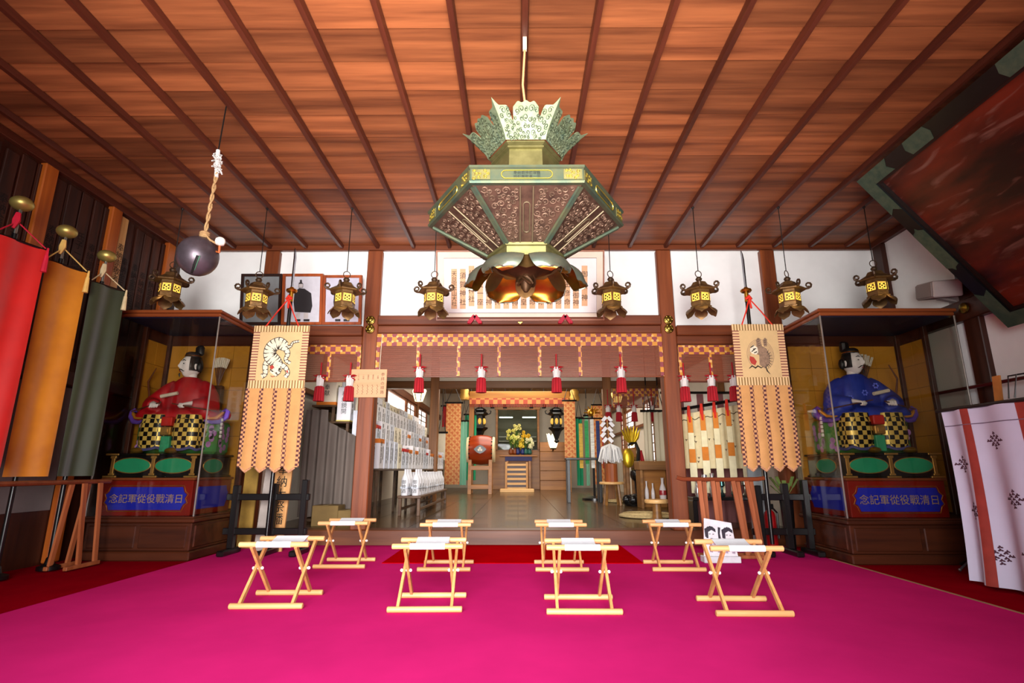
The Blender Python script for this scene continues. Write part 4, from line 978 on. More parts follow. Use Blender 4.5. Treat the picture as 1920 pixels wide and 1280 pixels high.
# ------------------------------------------------------------------ three plain banners on poles at the left
def flag(label, pL, pR, zt, zb, col, dark, cord, zf, wave):
    L = atZ(*pL, zt) if isinstance(pL, tuple) else pL; Rr = atZ(*pR, zt) if isinstance(pR, tuple) else pR
    mid = (L + Rr) / 2; dv = (Rr - L); W = dv.length; dv.normalize(); nn = Vector((dv.y, -dv.x, 0)); back = mid - nn * .10; back = Vector((back.x, back.y, 0))
    t = thing('pole_banner', label, 'banner', (back.x, back.y, 0), 'plain coloured pole banners')
    def sh(u, v):
        off = wave * (.6 + .6 * v) * math.sin(u * 7.5 + v * 1.2) ; q = L + dv * (W * u) + nn * off; n2 = (nn - dv * (wave * (.6 + .6 * v) * 7.5 / W * math.cos(u * 7.5 + v * 1.2))).normalized()
        return Vector((q.x, q.y, zt + (zb - zt) * v)), n2
    b = MB(); b.sheet(sh, 30, 10, .004); b.build('cloth', M('flag_' + col[1:], col, .6, var=.06, scale=1.5, col2=dark, sheen=.3), t, 60)
    b = MB(); b.cyl((back.x, back.y, .0), (back.x, back.y, zf - .28), .02, .02, 10); b.build('pole', LACQ, t, True)
    b = MB(); b.cyl((back.x, back.y, zf - .28), (back.x, back.y, zf), .012, .012, 8); b.build('pole_tip', M('grey_metal', '#9a9a92', .35, .9), t, True)
    b = MB(); b.ball((back.x, back.y, zf), (.085, .085, .062), 18, 12); b.build('gilt_finial', M('finial_brass', '#b8a65c', .42, .75, .1, 6), t, True)
    b = MB(); cm = M('cord_' + cord[1:], cord, .7); kz = zf - .17
    for e in (L, Rr): b.tube([(back.x, back.y, kz), (e.x, e.y, zt + .02)], .006, 5)
    b.tube([(back.x + .01, back.y - .02, kz + .07), (back.x + .015, back.y - .03, kz), (back.x, back.y - .03, kz - .07)], [.02, .03, .012], 7); b.build('cord', cm, t, True)
    b = MB(); e = Rr + nn * .03
    b.cyl((e.x, e.y, zt - .05), (e.x, e.y, zt - .2), .016, .024, 8); b.cyl((e.x, e.y, zt + .02), (e.x, e.y, zt - .05), .008, .012, 6); b.build('corner_tassel', cm, t, True)
    b = MB(); b.tube([L - dv * .02 + Vector((0, 0, .005)), Rr + dv * .05 + Vector((0, 0, .005))], .01, 6); b.build('cross_rod', LACQ, t)
    b = MB(); b.lathe([(.09, 0), (.09, .03), (.04, .05), (.03, .1), (.022, .11)], (back.x, back.y, 0), 16); b.build('pole_base', LACQ, t, True)
zt = 2.75
F1R = atZ(85, 470, zt); F2L = atZ(88, 487, zt); F2R = atZ(162, 512, zt); dvec = (F2R - F2L)
F3L = atZ(172, 528, 2.71); F3R = F3L + dvec * .96
flag('plain red pole banner with gilt finial at the edge of the room, nearest', F1R - dvec * 1.05, F1R, 2.75, .9, '#d01206', '#a80604', '#c01030', 3.12, .025)
flag('plain orange pole banner with gilt finial between the red and green ones', F2L, F2R, 2.75, .83, '#d08208', '#a05804', '#d8b060', 3.12, .02)
flag('plain dark green pole banner with gilt finial beside the left glass case', F3L, F3R, 2.71, .83, '#2c3418', '#1c210d', '#c8b48a', 3.06, .03)

# ------------------------------------------------------------------ slatted wooden racks
W_RACK = wood('rack_wood', '#7a3a1c', '#a9603a', 'Z', 5, .45, .12, .1)
W_RACKD = wood('rack_bar_wood', '#5a2412', '#7a3a1e', 'X', 5, .4, .05, .1)
t = thing('slatted_rack', 'reddish wooden rack with two groups of upright slats before the right column', 'rack', (2.17, 5.96, 0))
b = MB(); b.tube([(1.70, 5.96, .81), (1.76, 5.96, .79), (2.2, 5.96, .785), (2.57, 5.96, .79), (2.64, 5.96, .80)], .022, 8); b.build('top_bar', W_RACKD, t, True)
for x0, dx in ((1.93, .0), (2.29, .05)):
    for i in range(4):
        x = x0 + i * .072; s = (-1, 1)[i % 2]
        b = MB(); b.bar((x, 5.96 + s * .03, .77), (x + dx + .02, 5.96 + s * .07, .03), .042, .022, (0, 1, 0)); b.build('slat', W_RACK, t)
    for s in (-1, 1):
        b = MB(); b.bbox(x0 - .04, x0 + .3, 5.96 + s * .07 - .02, 5.96 + s * .07 + .02, 0, .035, .005); b.build('foot_rail', W_RACK, t)
t = thing('slatted_rack', 'dark wooden rack with four upright slats before the left glass case and plain banners', 'rack', (-4.15, 5.0, 0))
b = MB(); b.tube([(-4.18, 5.66, .775), (-4.18, 5.5, .775), (-4.18, 3.4, .775)], .022, 8); b.build('top_bar', W_RACKD, t, True)
for y0 in (5.2, 3.45):
    for i in range(4):
        y = y0 + i * .1; s = (-1, 1)[i % 2]
        b = MB(); b.bar((-4.17 + s * .02, y, .76), (-4.17 + s * .09, y, .03), .022, .045, (0, 1, 0)); b.build('slat', W_RACK, t)
    for s in (-1, 1):
        b = MB(); b.bbox(-4.17 + s * .09 - .02, -4.17 + s * .09 + .02, y0 - .05, y0 + .35, 0, .035, .005); b.build('foot_rail', W_RACK, t)

# ------------------------------------------------------------------ small printed card by the rack
t = thing('printed_card', 'small white card with two drawn portraits leaning at the slatted rack', 'card', (1.98, 5.68, 0))
o = Vector((1.83, 5.65, .06)); pl = plane_fn(o, (1, .0, -.06), (0, .18, 1)); 
b = MB(); b.prism([(0, 0), (.34, 0), (.32, .33), (.05, .36)], -.006, 0, pl); cdp = b.build('sheet', M('card_white', '#d6d0d8', .5), t)
b = MB()
for cx, cy, s in ((.1, .2, 1), (.27, .2, 1)):
    b.stroke([(cx - .05, cy - .02), (cx - .045, cy + .05), (cx, cy + .075), (cx + .045, cy + .04)], [.02, .035, .03, .012], pl, 0, .001)
b.stroke([(.185, .1), (.18, .22), (.19, .28)], [.03, .02, .025], pl, 0, .001)
for cx, cy in ((.1, .2), (.27, .2)):
    b.prism([(cx - .05, cy - .03), (cx - .055, cy + .04), (cx - .03, cy + .08), (cx + .02, cy + .085), (cx + .05, cy + .06), (cx + .05, cy + .03), (cx + .01, cy + .05), (cx - .025, cy + .03), (cx - .03, cy - .03)], 0, .0012, pl)
    for e in (-.012, .022): b.stroke([(cx + e - .008, cy + .01), (cx + e + .008, cy + .012)], .007, pl, 0, .0012)
    b.stroke([(cx - .01, cy - .03), (cx + .015, cy - .03)], .006, pl, 0, .0012); b.build('print', M('card_ink', '#2a2230', .6), cdp)
b = MB()
for cx in (.08, .16, .23, .3): b.stroke([(cx, .04), (cx + .01, .12)], .03, pl, 0, .0008)
b.build('print', M('card_tint', '#a08aa0', .6), cdp)
b = MB(); b.bbox(1.82, 2.18, 5.61, 5.73, 0.001, .06, .004); b.build('card_stand', M('card_stand', '#c8c8d0', .4), t)

# ------------------------------------------------------------------ white curtain with red bands at the right
XN = 3.74; y1 = atX(1765, 772, XN).y; y0n = 2.9; ztn = atX(1765, 772, XN).z
t = thing('hanging_curtain', 'white curtain with dark red bands and dark crests hanging along the right side', 'curtain', (XN, (y1 + y0n) / 2, .02))
def nsh(u, v):
    y = y1 + (y0n - y1) * u - .10 * v * (1 - u); amp = .012 + .035 * v; ph = u * 34 + .8 * math.sin(u * 9)
    x = XN + amp * math.sin(ph) - .10 * v ** 2 * (1 - u); z = ztn + (.02 - ztn) * v - .0
    return Vector((x, y, z)), Vector((-1, -amp * math.cos(ph) * 34 / (y1 - y0n) * 1.0, 0)).normalized()
NC = M('noren_cloth', '#c9c4dc', .85, var=.05, scale=3)
b = MB(); b.sheet(nsh, 90, 16, .004); b.build('cloth', NC, t, 70)
Hn = ztn - .02
for ub in (.135, .40, .70):
    b = MB(); b.sheet(lambda u, v: (nsh(ub - .018 + .036 * u, v)[0] + nsh(ub, v)[1] * .0, nsh(ub - .018 + .036 * u, v)[1]), 4, 16, .012); b.build('red_band', M('noren_red', '#96352c', .8, var=.12, scale=12), t, 70)
b = MB(); b.tube([nsh(i / 60, .095)[0] + nsh(i / 60, .095)[1] * .004 for i in range(61)], .004, 5); b.build('seam', M('seam_line', '#7a6a80', .8), t)
CRM = M('crest_ink', '#4a2638', .8)
for cu, cv in ((.055, .33), (.25, .2), (.30, .52), (.09, .60), (.34, .80), (.5, .33), (.55, .65), (.17, .83), (.8, .2), (.85, .55)):
    b = MB()
    for (a, c) in ((0, 0), (1, 0), (-1, 0), (0, 1), (0, -1), (.5, .5), (-.5, .5), (.5, -.5), (-.5, -.5), (0, 1.6), (0, -1.6), (1.5, 0), (-1.5, 0), (.75, .85), (-.75, .85), (.75, -.85), (-.75, -.85)):
        ctr = (cu + a * .027, cv + c * .027)
        def q(u, v, d, ctr=ctr):
            p, n = nsh(ctr[0] + u / (y1 - y0n), ctr[1] + v / Hn); return p + n * (.003 + d)
        for an in (20, 140, 260):
            b.stroke([(0, 0), (.009 * math.cos(R(an)), .006 * math.sin(R(an))), (.018 * math.cos(R(an)), .012 * math.sin(R(an)))], [.006, .013, .004], q, 0, .001)
    b.build('crest', CRM, t)
b = MB(); b.tube([(XN, y1 + .05, ztn + .01), (XN, y0n - .1, ztn + .01)], .016, 8); b.build('rod', M('rod_black', '#181214', .4), t)
for yy in (4.05, 3.2):
    b = MB(); b.tube([(XN, yy, ztn + .03), (XN + .01, yy - .04, ztn + .2), (XR - .14, yy - .05, 1.74)], .006, 5); b.tube([(XN, yy + .05, ztn + .03), (XN + .01, yy + .03, ztn + .2), (XR - .14, yy, 1.74)], .006, 5)
    b.build('hanging_cord', M('rod_black', '#181214', .4), t)
for yy in (4.28, 3.85): b = MB(); b.bar((XN + .06, yy, ztn - .2), (XN + .1, yy, 1.62), .012, .07, (0, 1, 0)); b.build('strap', M('tan_strap', '#a86a30', .7), t)
for yy in (3.0,):
    b = MB(); b.tube([(XN + .02, yy, 0), (XN + .02, yy, ztn)], .02, 8); b.lathe([(.16, 0), (.16, .02), (.03, .04)], (XN + .02, yy, 0), 12); b.build('support_post', LACQ, t, True)
# tripod stand and leaning board behind the curtain
p = Vector((4.2, 5.28, 0)); t = thing('tripod_stand', 'thin black tripod stand beside the right glass case', 'stand', p)
b = MB(); b.tube([p + Vector((0, 0, .1)), p + Vector((0, 0, .62))], .016, 8); b.build('lower_tube', LACQ, t, True)
b = MB(); b.tube([p + Vector((0, 0, .6)), p + Vector((0, 0, 1.0))], .011, 8); b.build('upper_tube', M('grey_steel', '#88888c', .35, .8), t, True)
b = MB(); b.cyl(p + Vector((0, 0, .56)), p + Vector((0, 0, .64)), .026, n=10); b.ball(p + Vector((.03, 0, .6)), .018, 8, 6); b.build('clamp', LACQ, t, True)
b = MB(); b.cyl(p + Vector((0, 0, .98)), p + Vector((0, 0, 1.06)), .03, .022, 10); b.bbox(p.x - .05, p.x + .05, p.y - .03, p.y + .03, 1.06, 1.09, .006); b.build('head', LACQ, t, True)
for a in (200, 320, 80):
    b = MB(); q = p + Vector((.24 * math.cos(R(a)), .24 * math.sin(R(a)), .012)); b.tube([p + Vector((0, 0, .12)), q], .01, 6); b.ball(q, .014, 8, 6); b.build('leg', LACQ if a != 200 else M('grey_steel', '#88888c'), t, True)
b = MB(); b.bar((4.50, 5.06, 0), (4.53, 5.06, .62), .02, .42, (0, 1, 0)); solo(b, 'wooden_board', M('tan_board', '#8a6236', .7, var=.12), 'plain tan board standing behind the white curtain', 'board', (4.5, 5.06, 0))
# ------------------------------------------------------------------ glass cases with seated guardian figures
W_CASE = wood('case_wood', '#2c120a', '#4e2412', 'X', 4, .35, .06, .1)
W_CASET = wood('case_top_wood', '#6a2e14', '#8e4a24', 'X', 4, .35, .06, .1)
GP = M('gold_panel', '#b07820', .5, var=.12, scale=3, bump=.05)
GREEN = M('jade_panel', '#1c8a60', .5, var=.08, scale=6)
BLUE = M('ultramarine', '#1a24b4', .5, var=.06)
DARKB = M('dark_blue', '#12143c', .6, var=.1)
FIT = M('pale_gilding', '#c89a50', .4, .8, .2, 20)
PANE = glass('case_glass', (.86, .85, .82))  # tint dims the case inside, standing in for reflection haze on the panes
def display_case(label, s, xi, xo, yf, yb, zt):
    """s = +1 when the outer side lies towards +x"""
    t = thing('glass_display_case', label, 'display case', ((xi + xo) / 2, (yf + yb) / 2, -.012), 'glass cases with guardian figures')
    xa, xb = min(xi, xo), max(xi, xo); zb = .42
    b = MB(); b.bbox(xa + .02, xb - .02, yf + .02, yb - .02, .08, zb - .06, .01); b.build('base', W_CASE, t)
    b = MB(); b.bbox(xa - .0, xb + .0, yf - .0, yb, -.012, .08, .012); b.build('skirting', W_CASE, t)
    b = MB(); b.bbox(xa - .015, xb + .015, yf - .015, yb + .01, zb - .06, zb - .02, .01); b.bbox(xa, xb, yf, yb, zb - .02, zb, .005); b.build('base_moulding', W_CASE, t)
    for i in range(2):
        w = (xb - xa - .16) / 2; u0 = xa + .06 + i * (w + .04); b = MB(); b.bbox(u0, u0 + w, yf + .008, yf + .03, .11, zb - .09, .008); b.build('base_panel', W_CASE, t)
    xs_ = xi + (.0 if s > 0 else -.0); b = MB()
    x0, x1 = sorted((xi + s * .008, xi + s * .03)); b.bbox(x0, x1, yf + .08, yb - .08, .11, zb - .09, .008); b.build('base_panel', W_CASE, t)
    # roof
    b = MB(); b.bbox(xa - .02, xb + .02, yf - .02, yb + .02, zt - .035, zt, .01); b.bbox(xa, xb, yf, yb, zt - .075, zt - .035, .008); b.build('top_frame', W_CASET, t)
    b = MB(); b.box(xa + .03, xb - .03, yf + .03, yb - .03, zt - .085, zt - .0755); b.build('top_lining', DARKB, t)
    zg = zt - .076
    # panes: front, room side, front half of the outer side
    b = MB(); b.box(xa + .012, xb - .012, yf + .006, yf + .011, zb, zg); b.build('front_pane', PANE, t)
    x0, x1 = sorted((xi + s * .004, xi + s * .009)); b = MB(); b.box(x0, x1, yf + .014, yb - .03, zb, zg); b.build('side_pane', PANE, t)
    ym = yf + (yb - yf) * .48
    x0, x1 = sorted((xo - s * .004, xo - s * .009)); b = MB(); b.box(x0, x1, yf + .014, ym - .03, zb, zg); b.build('side_pane', PANE, t)
    b = MB(); x0, x1 = sorted((xi - s * .001, xi + s * .012)); b.bbox(x0, x1, yf - .001, yf + .012, zb, zg, .002); b.build('corner_strip', M('steel_strip', '#a8a098', .35, .7), t)
    b = MB(); x0, x1 = sorted((xo + s * .001, xo - s * .014)); b.bbox(x0, x1, yf - .001, yf + .012, zb, zg, .002); b.build('corner_strip', M('steel_strip', '#a8a098'), t)
    for (px, py, w) in ((xi + s * .02, yb - .02, .04), (xo - s * .03, yb - .03, .06), (xo - s * .02, ym, .05)):
        b = MB(); b.bbox(px - w / 2, px + w / 2, py - w / 2, py + w / 2, zb, zg, .005); b.build('post', W_CASE, t)
    # gold papered back and outer rear side, in squares
    nx, nz = 5, 7
    for i in range(nx):
        for k in range(nz):
            u0 = xa + .07 + (xb - xa - .14) * i / nx; u1 = xa + .07 + (xb - xa - .14) * (i + 1) / nx; v0 = zb + .02 + (zg - zb - .16) * k / nz; v1 = zb + .02 + (zg - zb - .16) * (k + 1) / nz
            b = MB(); b.box(u0 + .002, u1 - .002, yb - .03, yb - .022 - .002 * ((i + k) % 2), v0 + .002, v1 - .002); b.build('gold_square', GP, t)
    for i in range(2):
        for k in range(nz):
            u0 = ym + .03 + (yb - .07 - ym) * i / 2; u1 = ym + .03 + (yb - .07 - ym) * (i + 1) / 2; v0 = zb + .02 + (zg - zb - .16) * k / nz; v1 = zb + .02 + (zg - zb - .16) * (k + 1) / nz
            x0, x1 = sorted((xo - s * .012, xo - s * (.02 + .002 * ((i + k) % 2)))); b = MB(); b.box(x0, x1, u0 + .002, u1 - .002, v0 + .002, v1 - .002); b.build('gold_square', GP, t)
    b = MB(); b.box(xa + .03, xb - .03, yb - .021, yb - .005, zb, zg); b.build('back_board', W_CASE, t)
    x0, x1 = sorted((xo - s * .0, xo - s * .011)); b = MB(); b.box(x0, x1, ym, yb, zb, zg); b.build('side_board', W_CASE, t)
    # red dais with blue cartouche and writing
    d0 = .09; fx0, fx1, fy0, fy1 = xa + d0, min(xb - d0, xa + d0 + .98), yf + .07, yb - .06
    b = MB(); b.bbox(fx0, fx1, fy0, fy1, zb + .001, .78, .006); b.build('red_dais', REDLAC, t)
    b = MB(); b.bbox(fx0 - .02, fx1 + .02, fy0 - .02, fy1 + .01, .78, .805, .006); b.build('dais_cornice', W_CASET, t)
    cx = (fx0 + fx1) / 2; hw = (fx1 - fx0) / 2 - .05
    pl = lambda u, v, d: (cx + u, fy0 - d, .595 + v)
    def cart(hw, hh): return [(-hw + .05, -hh), (hw - .05, -hh), (hw - .03, -hh * .55), (hw, -hh * .35), (hw - .02, 0), (hw, hh * .35), (hw - .03, hh * .55), (hw - .05, hh), (-hw + .05, hh), (-hw + .03, hh * .55), (-hw, hh * .35), (-hw + .02, 0), (-hw, -hh * .35), (-hw + .03, -hh * .55)]
    b = MB(); b.prism(cart(hw, .115), .0, .006, pl); ct = b.build('blue_cartouche', BLUE, t)
    b = MB(); write(b, '念記軍從役戰清日', min(.155, 2 * hw / 8.7), pl, 0, .0, .0075); b.build('lettering', M('gilt_letters', '#c0a070', .45, .3), ct)
    b = MB(); b.tube([(p[0], p[1], p[2]) for p in [pl(u * 1.03, v * 1.12, .001) for u, v in cart(hw, .115)]], .004, 4, closed=True); b.build('cartouche_line', FIT, t)
    xsf = fx1 if s < 0 else fx0; ps = (lambda u, v, d: (xsf - s * d, (fy0 + fy1) / 2 + u * (-s), .595 + v))
    b = MB(); b.prism(cart((fy1 - fy0) / 2 - .06, .115)[::1], .0, .006, ps); b.build('blue_cartouche', BLUE, t)
    # black tier with green ovals and gilt fittings
    tz0, tz1 = .82, 1.035
    b = MB(); b.bbox(fx0 + .03, fx1 - .03, fy0 + .03, fy1 - .02, .806, tz1, .006); b.build('black_tier', LACQ, t)
    for z0, z1, e in ((.806, .826, .02), (tz1, tz1 + .022, .03)):
        b = MB(); b.bbox(fx0 + .03 - e, fx1 - .03 + e, fy0 + .03 - e, fy1 - .02 + .01, z0, z1, .006); b.build('tier_moulding', LACQ, t)
    yf2 = fy0 + .03; n = 2; W2 = fx1 - fx0 - .06
    for i in range(n):
        c = fx0 + .03 + W2 * (i + .5) / n
        b = MB(); q = lambda u, v, d: (c + u, yf2 - d, .93 + v)
        ov = [(.195 * math.cos(R(a)) , .078 * math.sin(R(a)) * (1 if math.sin(R(a)) > 0 else .95)) for a in range(0, 360, 12)]
        b.prism(ov, 0, .006, q); b.build('green_oval', GREEN, t)
        b = MB(); b.tube([q(u * 1.02, v * 1.03, .003) for u, v in ov], .006, 5, closed=True); b.build('oval_rim', FIT, t)
    for c in (fx0 + .045, (fx0 + fx1) / 2, fx1 - .045):
        b = MB(); b.bbox(c - .018, c + .018, yf2 - .012, yf2, .83, tz1 - .002, .003); b.bbox(c - .03, c + .03, yf2 - .014, yf2 - .0, .83, .85, .003); b.bbox(c - .03, c + .03, yf2 - .014, yf2, tz1 - .03, tz1 - .004, .003); b.build('gilt_post', FIT, t)
        for z in (.816, tz1 + .011):
            b = MB(); b.bbox(c - .07, c + .07, fy0 - .006 if z < .9 else fy0 - .006, fy0 + .02, z - .010, z + .010, .004); b.build('gilt_edge_fitting', FIT, t)
    xt = fx1 - .03 if s < 0 else fx0 + .03
    b = MB(); q = lambda u, v, d: (xt - s * d, (fy0 + fy1) / 2 + u * (-s), .93 + v); ov2 = [(.19 * math.cos(R(a)), .075 * math.sin(R(a))) for a in range(0, 360, 12)]
    b.prism(ov2, 0, .006, q); b.build('green_oval', GREEN, t)
    b = MB(); b.tube([q(u * 1.02, v * 1.03, .003) for u, v in ov2], .006, 5, closed=True); b.build('oval_rim', FIT, t)
    return cx, (fy0 + fy1) / 2, tz1 + .022, t

def remesh(mb, voxel, smooth=6, name='robe'):
    me = bpy.data.meshes.new(name); me.from_pydata(mb.v, [], mb.f); me.update()
    o = bpy.data.objects.new(name, me); COL.objects.link(o)
    m = o.modifiers.new('r', 'REMESH'); m.mode = 'VOXEL'; m.voxel_size = voxel
    s = o.modifiers.new('s', 'SMOOTH'); s.iterations = smooth; s.factor = .5
    dg = bpy.context.evaluated_depsgraph_get(); me2 = bpy.data.meshes.new_from_object(o.evaluated_get(dg))
    bpy.data.objects.remove(o); bpy.data.meshes.remove(me)
    me2.polygons.foreach_set('use_smooth', [True] * len(me2.polygons)); return me2
def loft(mb, rings, n=20):
    """rings of (x, y, z, rx, ry)"""
    vs = []; fs = []
    for x, y, z, rx, ry in rings:
        for k in range(n):
            a = 2 * math.pi * k / n; vs.append((x + rx * math.cos(a), y + ry * math.sin(a), z))
    m = len(rings)
    for i in range(m - 1):
        for k in range(n): l = (k + 1) % n; fs.append((i * n + k, i * n + l, (i + 1) * n + l, (i + 1) * n + k))
    fs.append(tuple(range(n))[::-1]); fs.append(tuple((m - 1) * n + k for k in range(n)))
    mb.add(vs, fs)
def ellipsoid_tube(mb, pts, rr, n=12):
    """tube with flattened sections rr = (across, up)"""
    pts = [Vector(p) for p in pts]; vs = []; fs = []
    for i, p in enumerate(pts):
        d = (pts[min(i + 1, len(pts) - 1)] - pts[max(i - 1, 0)]).normalized(); a = d.cross(Vector((0, 0, 1))).normalized(); b2 = a.cross(d)
        for k in range(n):
            t = 2 * math.pi * k / n; vs.append(p + a * math.cos(t) * rr[i][0] + b2 * math.sin(t) * rr[i][1])
    for i in range(len(pts) - 1):
        for k in range(n): l = (k + 1) % n; fs.append((i * n + k, i * n + l, (i + 1) * n + l, (i + 1) * n + k))
    fs.append(tuple(range(n))[::-1]); fs.append(tuple((len(pts) - 1) * n + k for k in range(n)))
    mb.add(vs, fs)
def robe_shape():
    b = MB()
    loft(b, [(0, .02, .36, .30, .20), (0, .02, .46, .32, .21), (0, .02, .56, .27, .17), (0, .02, .68, .25, .155), (0, .03, .76, .235, .14), (0, .03, .82, .19, .12), (0, .03, .865, .13, .10), (0, .02, .89, .085, .085)])
    for s in (-1, 1):
        b.tube([(s * .14, .03, .79), (s * .21, .02, .74), (s * .28, -.02, .64), (s * .325, -.07, .55), (s * .28, -.17, .53), (s * .21, -.24, .535)], [.085, .095, .105, .115, .095, .068], 14)
        # wide hanging sleeve sweeping out to the side and curling up
        ellipsoid_tube(b, [(s * .22, -.10, .47), (s * .36, -.08, .45), (s * .43, -.06, .415), (s * .49, -.05, .405), (s * .53, -.05, .425), (s * .55, -.05, .465)], [(.13, .10), (.13, .09), (.11, .06), (.085, .045), (.06, .035), (.035, .022)], 12)
    b.ball((0, -.14, .42), (.27, .11, .10), 16, 10)
    return remesh(b, .014, 5, 'robe')
ROBE = None
def head_mesh():
    b = MB(); n, m = 28, 20
    def f(u, v):
        th = 2 * math.pi * u; ph = math.pi * v; z = -math.cos(ph); q = math.sin(ph)
        x = q * math.sin(th) * .098; y = -q * math.cos(th) * .112; zz = z * .142
        if z < 0: x *= 1 - .38 * z * z; y *= 1 - .18 * z * z
        if y < 0 and z < -.3: y -= .012 * (-z)
        # nose, brow, lips, cheeks
        if y < 0:
            y -= .030 * math.exp(-(x / .016) ** 2) * math.exp(-((zz + .018) / .026) ** 2) * 1.0
            y -= .012 * math.exp(-(x / .012) ** 2) * math.exp(-((zz - .02) / .03) ** 2)
            y -= .006 * math.exp(-((zz - .04) / .014) ** 2) * (abs(x) < .07)
            y -= .009 * math.exp(-(x / .026) ** 2) * math.exp(-((zz + .068) / .012) ** 2)
            y += .008 * math.exp(-((abs(x) - .036) / .018) ** 2) * math.exp(-((zz - .016) / .014) ** 2)
            y -= .008 * math.exp(-(x / .03) ** 2) * math.exp(-((zz + .118) / .018) ** 2)
        return Vector((x, y, zz))
    b.grid(f, n * 2, m * 2)
    for s in (-1, 1):
        b.ball((s * .099, .012, -.012), (.014, .026, .042), 10, 8); b.ball((s * .108, .005, -.008), (.006, .014, .026), 8, 6)
    b.lathe([(.062, -.2), (.058, -.15), (.055, -.09), (.05, -.06)], (0, .02, 0), 16)
    return b
def hand_shape(b, c, fwd, up, side):
    """fist closed round a shaft that runs along side; palm, four fingers, thumb"""
    f = Vector(fwd).normalized(); u = Vector(up).normalized(); r = Vector(side).normalized(); c = Vector(c)
    ellipsoid_tube(b, [c - f * .06, c - f * .03, c, c + f * .03], [(.022, .026), (.034, .024), (.042, .02), (.04, .016)], 10)
    for i in range(4):
        o = c + f * .03 + r * (.033 - .022 * i); L = (.9, 1.05, 1.0, .8)[i]
        b.tube([o, o + f * .028 * L + u * .006, o + f * .042 * L - u * .016, o + f * .026 * L - u * .034, o + f * .004 - u * .03], [.0115, .011, .0105, .0095, .007], 7)
    o = c + r * .036 - f * .012; b.tube([o, o + r * .016 + f * .02 - u * .012, o + r * .004 + f * .042 - u * .022], [.013, .012, .008], 7)
SKINW = M('painted_white_skin', '#d8d2d0', .5, var=.04, scale=12)
HAIR = M('painted_black_hair', '#120f10', .5)
def guardian(label, x, y, z, robe_hex, robe_dark, turn, s):
    global ROBE
    t = thing('guardian_figure', label, 'statue', (0, 0, 0), 'seated guardian figures')
    rc = M('robe_' + robe_hex[1:], robe_hex, .55, var=.1, scale=5, col2=robe_dark)
    if ROBE is None: ROBE = robe_shape()
    me = ROBE if not len(ROBE.materials) else ROBE.copy(); me.materials.clear(); me.materials.append(rc)
    robe = link('robe', me, t)
    if robe_hex != '#b00c18':
        b = MB()
        for cx, cz, yy in ((.0, .66, -.142), (.14, .74, -.128), (-.17, .60, -.15)):
            for a in range(0, 360, 60): b.ball((cx + .024 * math.cos(R(a)), yy, cz + .024 * math.sin(R(a))), (.012, .006, .012), 6, 4)
        b.build('robe_crest', M('robe_crest', '#5a6ad8', .6), robe)
    # sleeve ends: purple curl with gold heart
    for sg in (-1, 1):
        b = MB(); b.tube([(sg * .34, -.175, .37), (sg * .42, -.15, .35), (sg * .49, -.12, .36), (sg * .545, -.10, .42), (sg * .55, -.09, .475), (sg * .52, -.09, .50), (sg * .49, -.10, .475)], [.012, .022, .028, .03, .026, .02, .01], 8); b.build('sleeve_lining', M('sleeve_purple', '#5a3c98', .5), t, True)
        b = MB(); b.tube([(sg * .30, -.19, .43), (sg * .39, -.165, .40), (sg * .46, -.145, .405), (sg * .505, -.13, .45), (sg * .52, -.12, .47)], [.008, .018, .02, .018, .008], 8); b.build('sleeve_gold', M('sleeve_gold', '#d08a28', .4, .4), t, True)
    # wide trousers in gold and black squares
    HK = checker('hakama_check', '#d8b858', '#0e0c0a', 21, 21, 21, .4, .3, off=(.01, .013, .02))
    for sg in (-1, 1):
        b = MB(); cx = sg * .185
        def leg(u, v, cx=cx):
            a = 2 * math.pi * u; q = .84 + .16 * math.sin(v * 2.2 + .3)
            rx = .158 * q; ry = .17 * q
            ca, sa = math.cos(a), math.sin(a); e = .62
            return Vector((cx + rx * math.copysign(abs(ca) ** e, ca), -.13 + ry * math.copysign(abs(sa) ** e, sa), .055 + .375 * (1 - v)))
        b.grid(leg, 32, 10); b.add([leg(i / 32, 0) for i in range(32)], [tuple(range(32))]); b.build('trouser_leg', HK, t, True)
        b = MB(); b.tube([leg(i / 40, 1) + Vector((0, -.004, .012 * math.sin(i * .8))) for i in range(40)], .016, 6, closed=True); b.build('hem', M('hem_violet', '#4a4a78', .5), t, True)
        b = MB(); b.ball((cx + s * .09, -.30, .032), (.062, .07, .034), 14, 8); b.build('boot', M('boot_gilt', '#8a6828', .35, .7), t, True)
    # seat cloth in green with flower patches, sash, clasp
    b = MB(); b.bbox(-.46, .46, -.10, .2, .0, .37, .03); dr = b.build('seat_cloth', M('seat_green', '#2c7a3a', .6, var=.35, scale=7, col2='#4a6a1c'), t)
    b = MB(); rs = random.Random(2)
    for i in range(10):
        u = rs.choice((-1, 1)) * rs.uniform(.36, .44); v = .05 + .3 * i / 10; b.prism([(u + .03 * math.cos(R(a)), v + .035 * math.sin(R(a))) for a in range(0, 360, 45)], .0, .003, lambda u, v, d: (u, -.1005 - d, v))
        uy = rs.uniform(-.05, .16); sx = s * -.46
        b.prism([(uy + .03 * math.cos(R(a)), v + .035 * math.sin(R(a))) for a in range(0, 360, 45)], .0, .003, lambda u, v, d, sx=sx: (sx + (d + .0005) * (1 if sx > 0 else -1), u, v))
    b.build('flower_patch', M('flower_pink', '#9a6aa0', .6, var=.4, scale=9), dr)
    b = MB(); b.bbox(-.06, .06, -.31, -.2, .30, .40, .01); b.build('sash', M('sash_red', '#a81a10', .5), t)
    b = MB(); b.bbox(-.055, .055, -.305, -.2, .20, .29, .008); b.bbox(-.03, .03, -.312, -.304, .225, .268, .004); b.build('clasp', FIT, t)
    b = MB(); b.bbox(-.05, .05, -.29, -.2, .02, .19, .008); b.build('hanging_panel', M('hanging_green', '#2a8a60', .6, var=.3, scale=20), t)
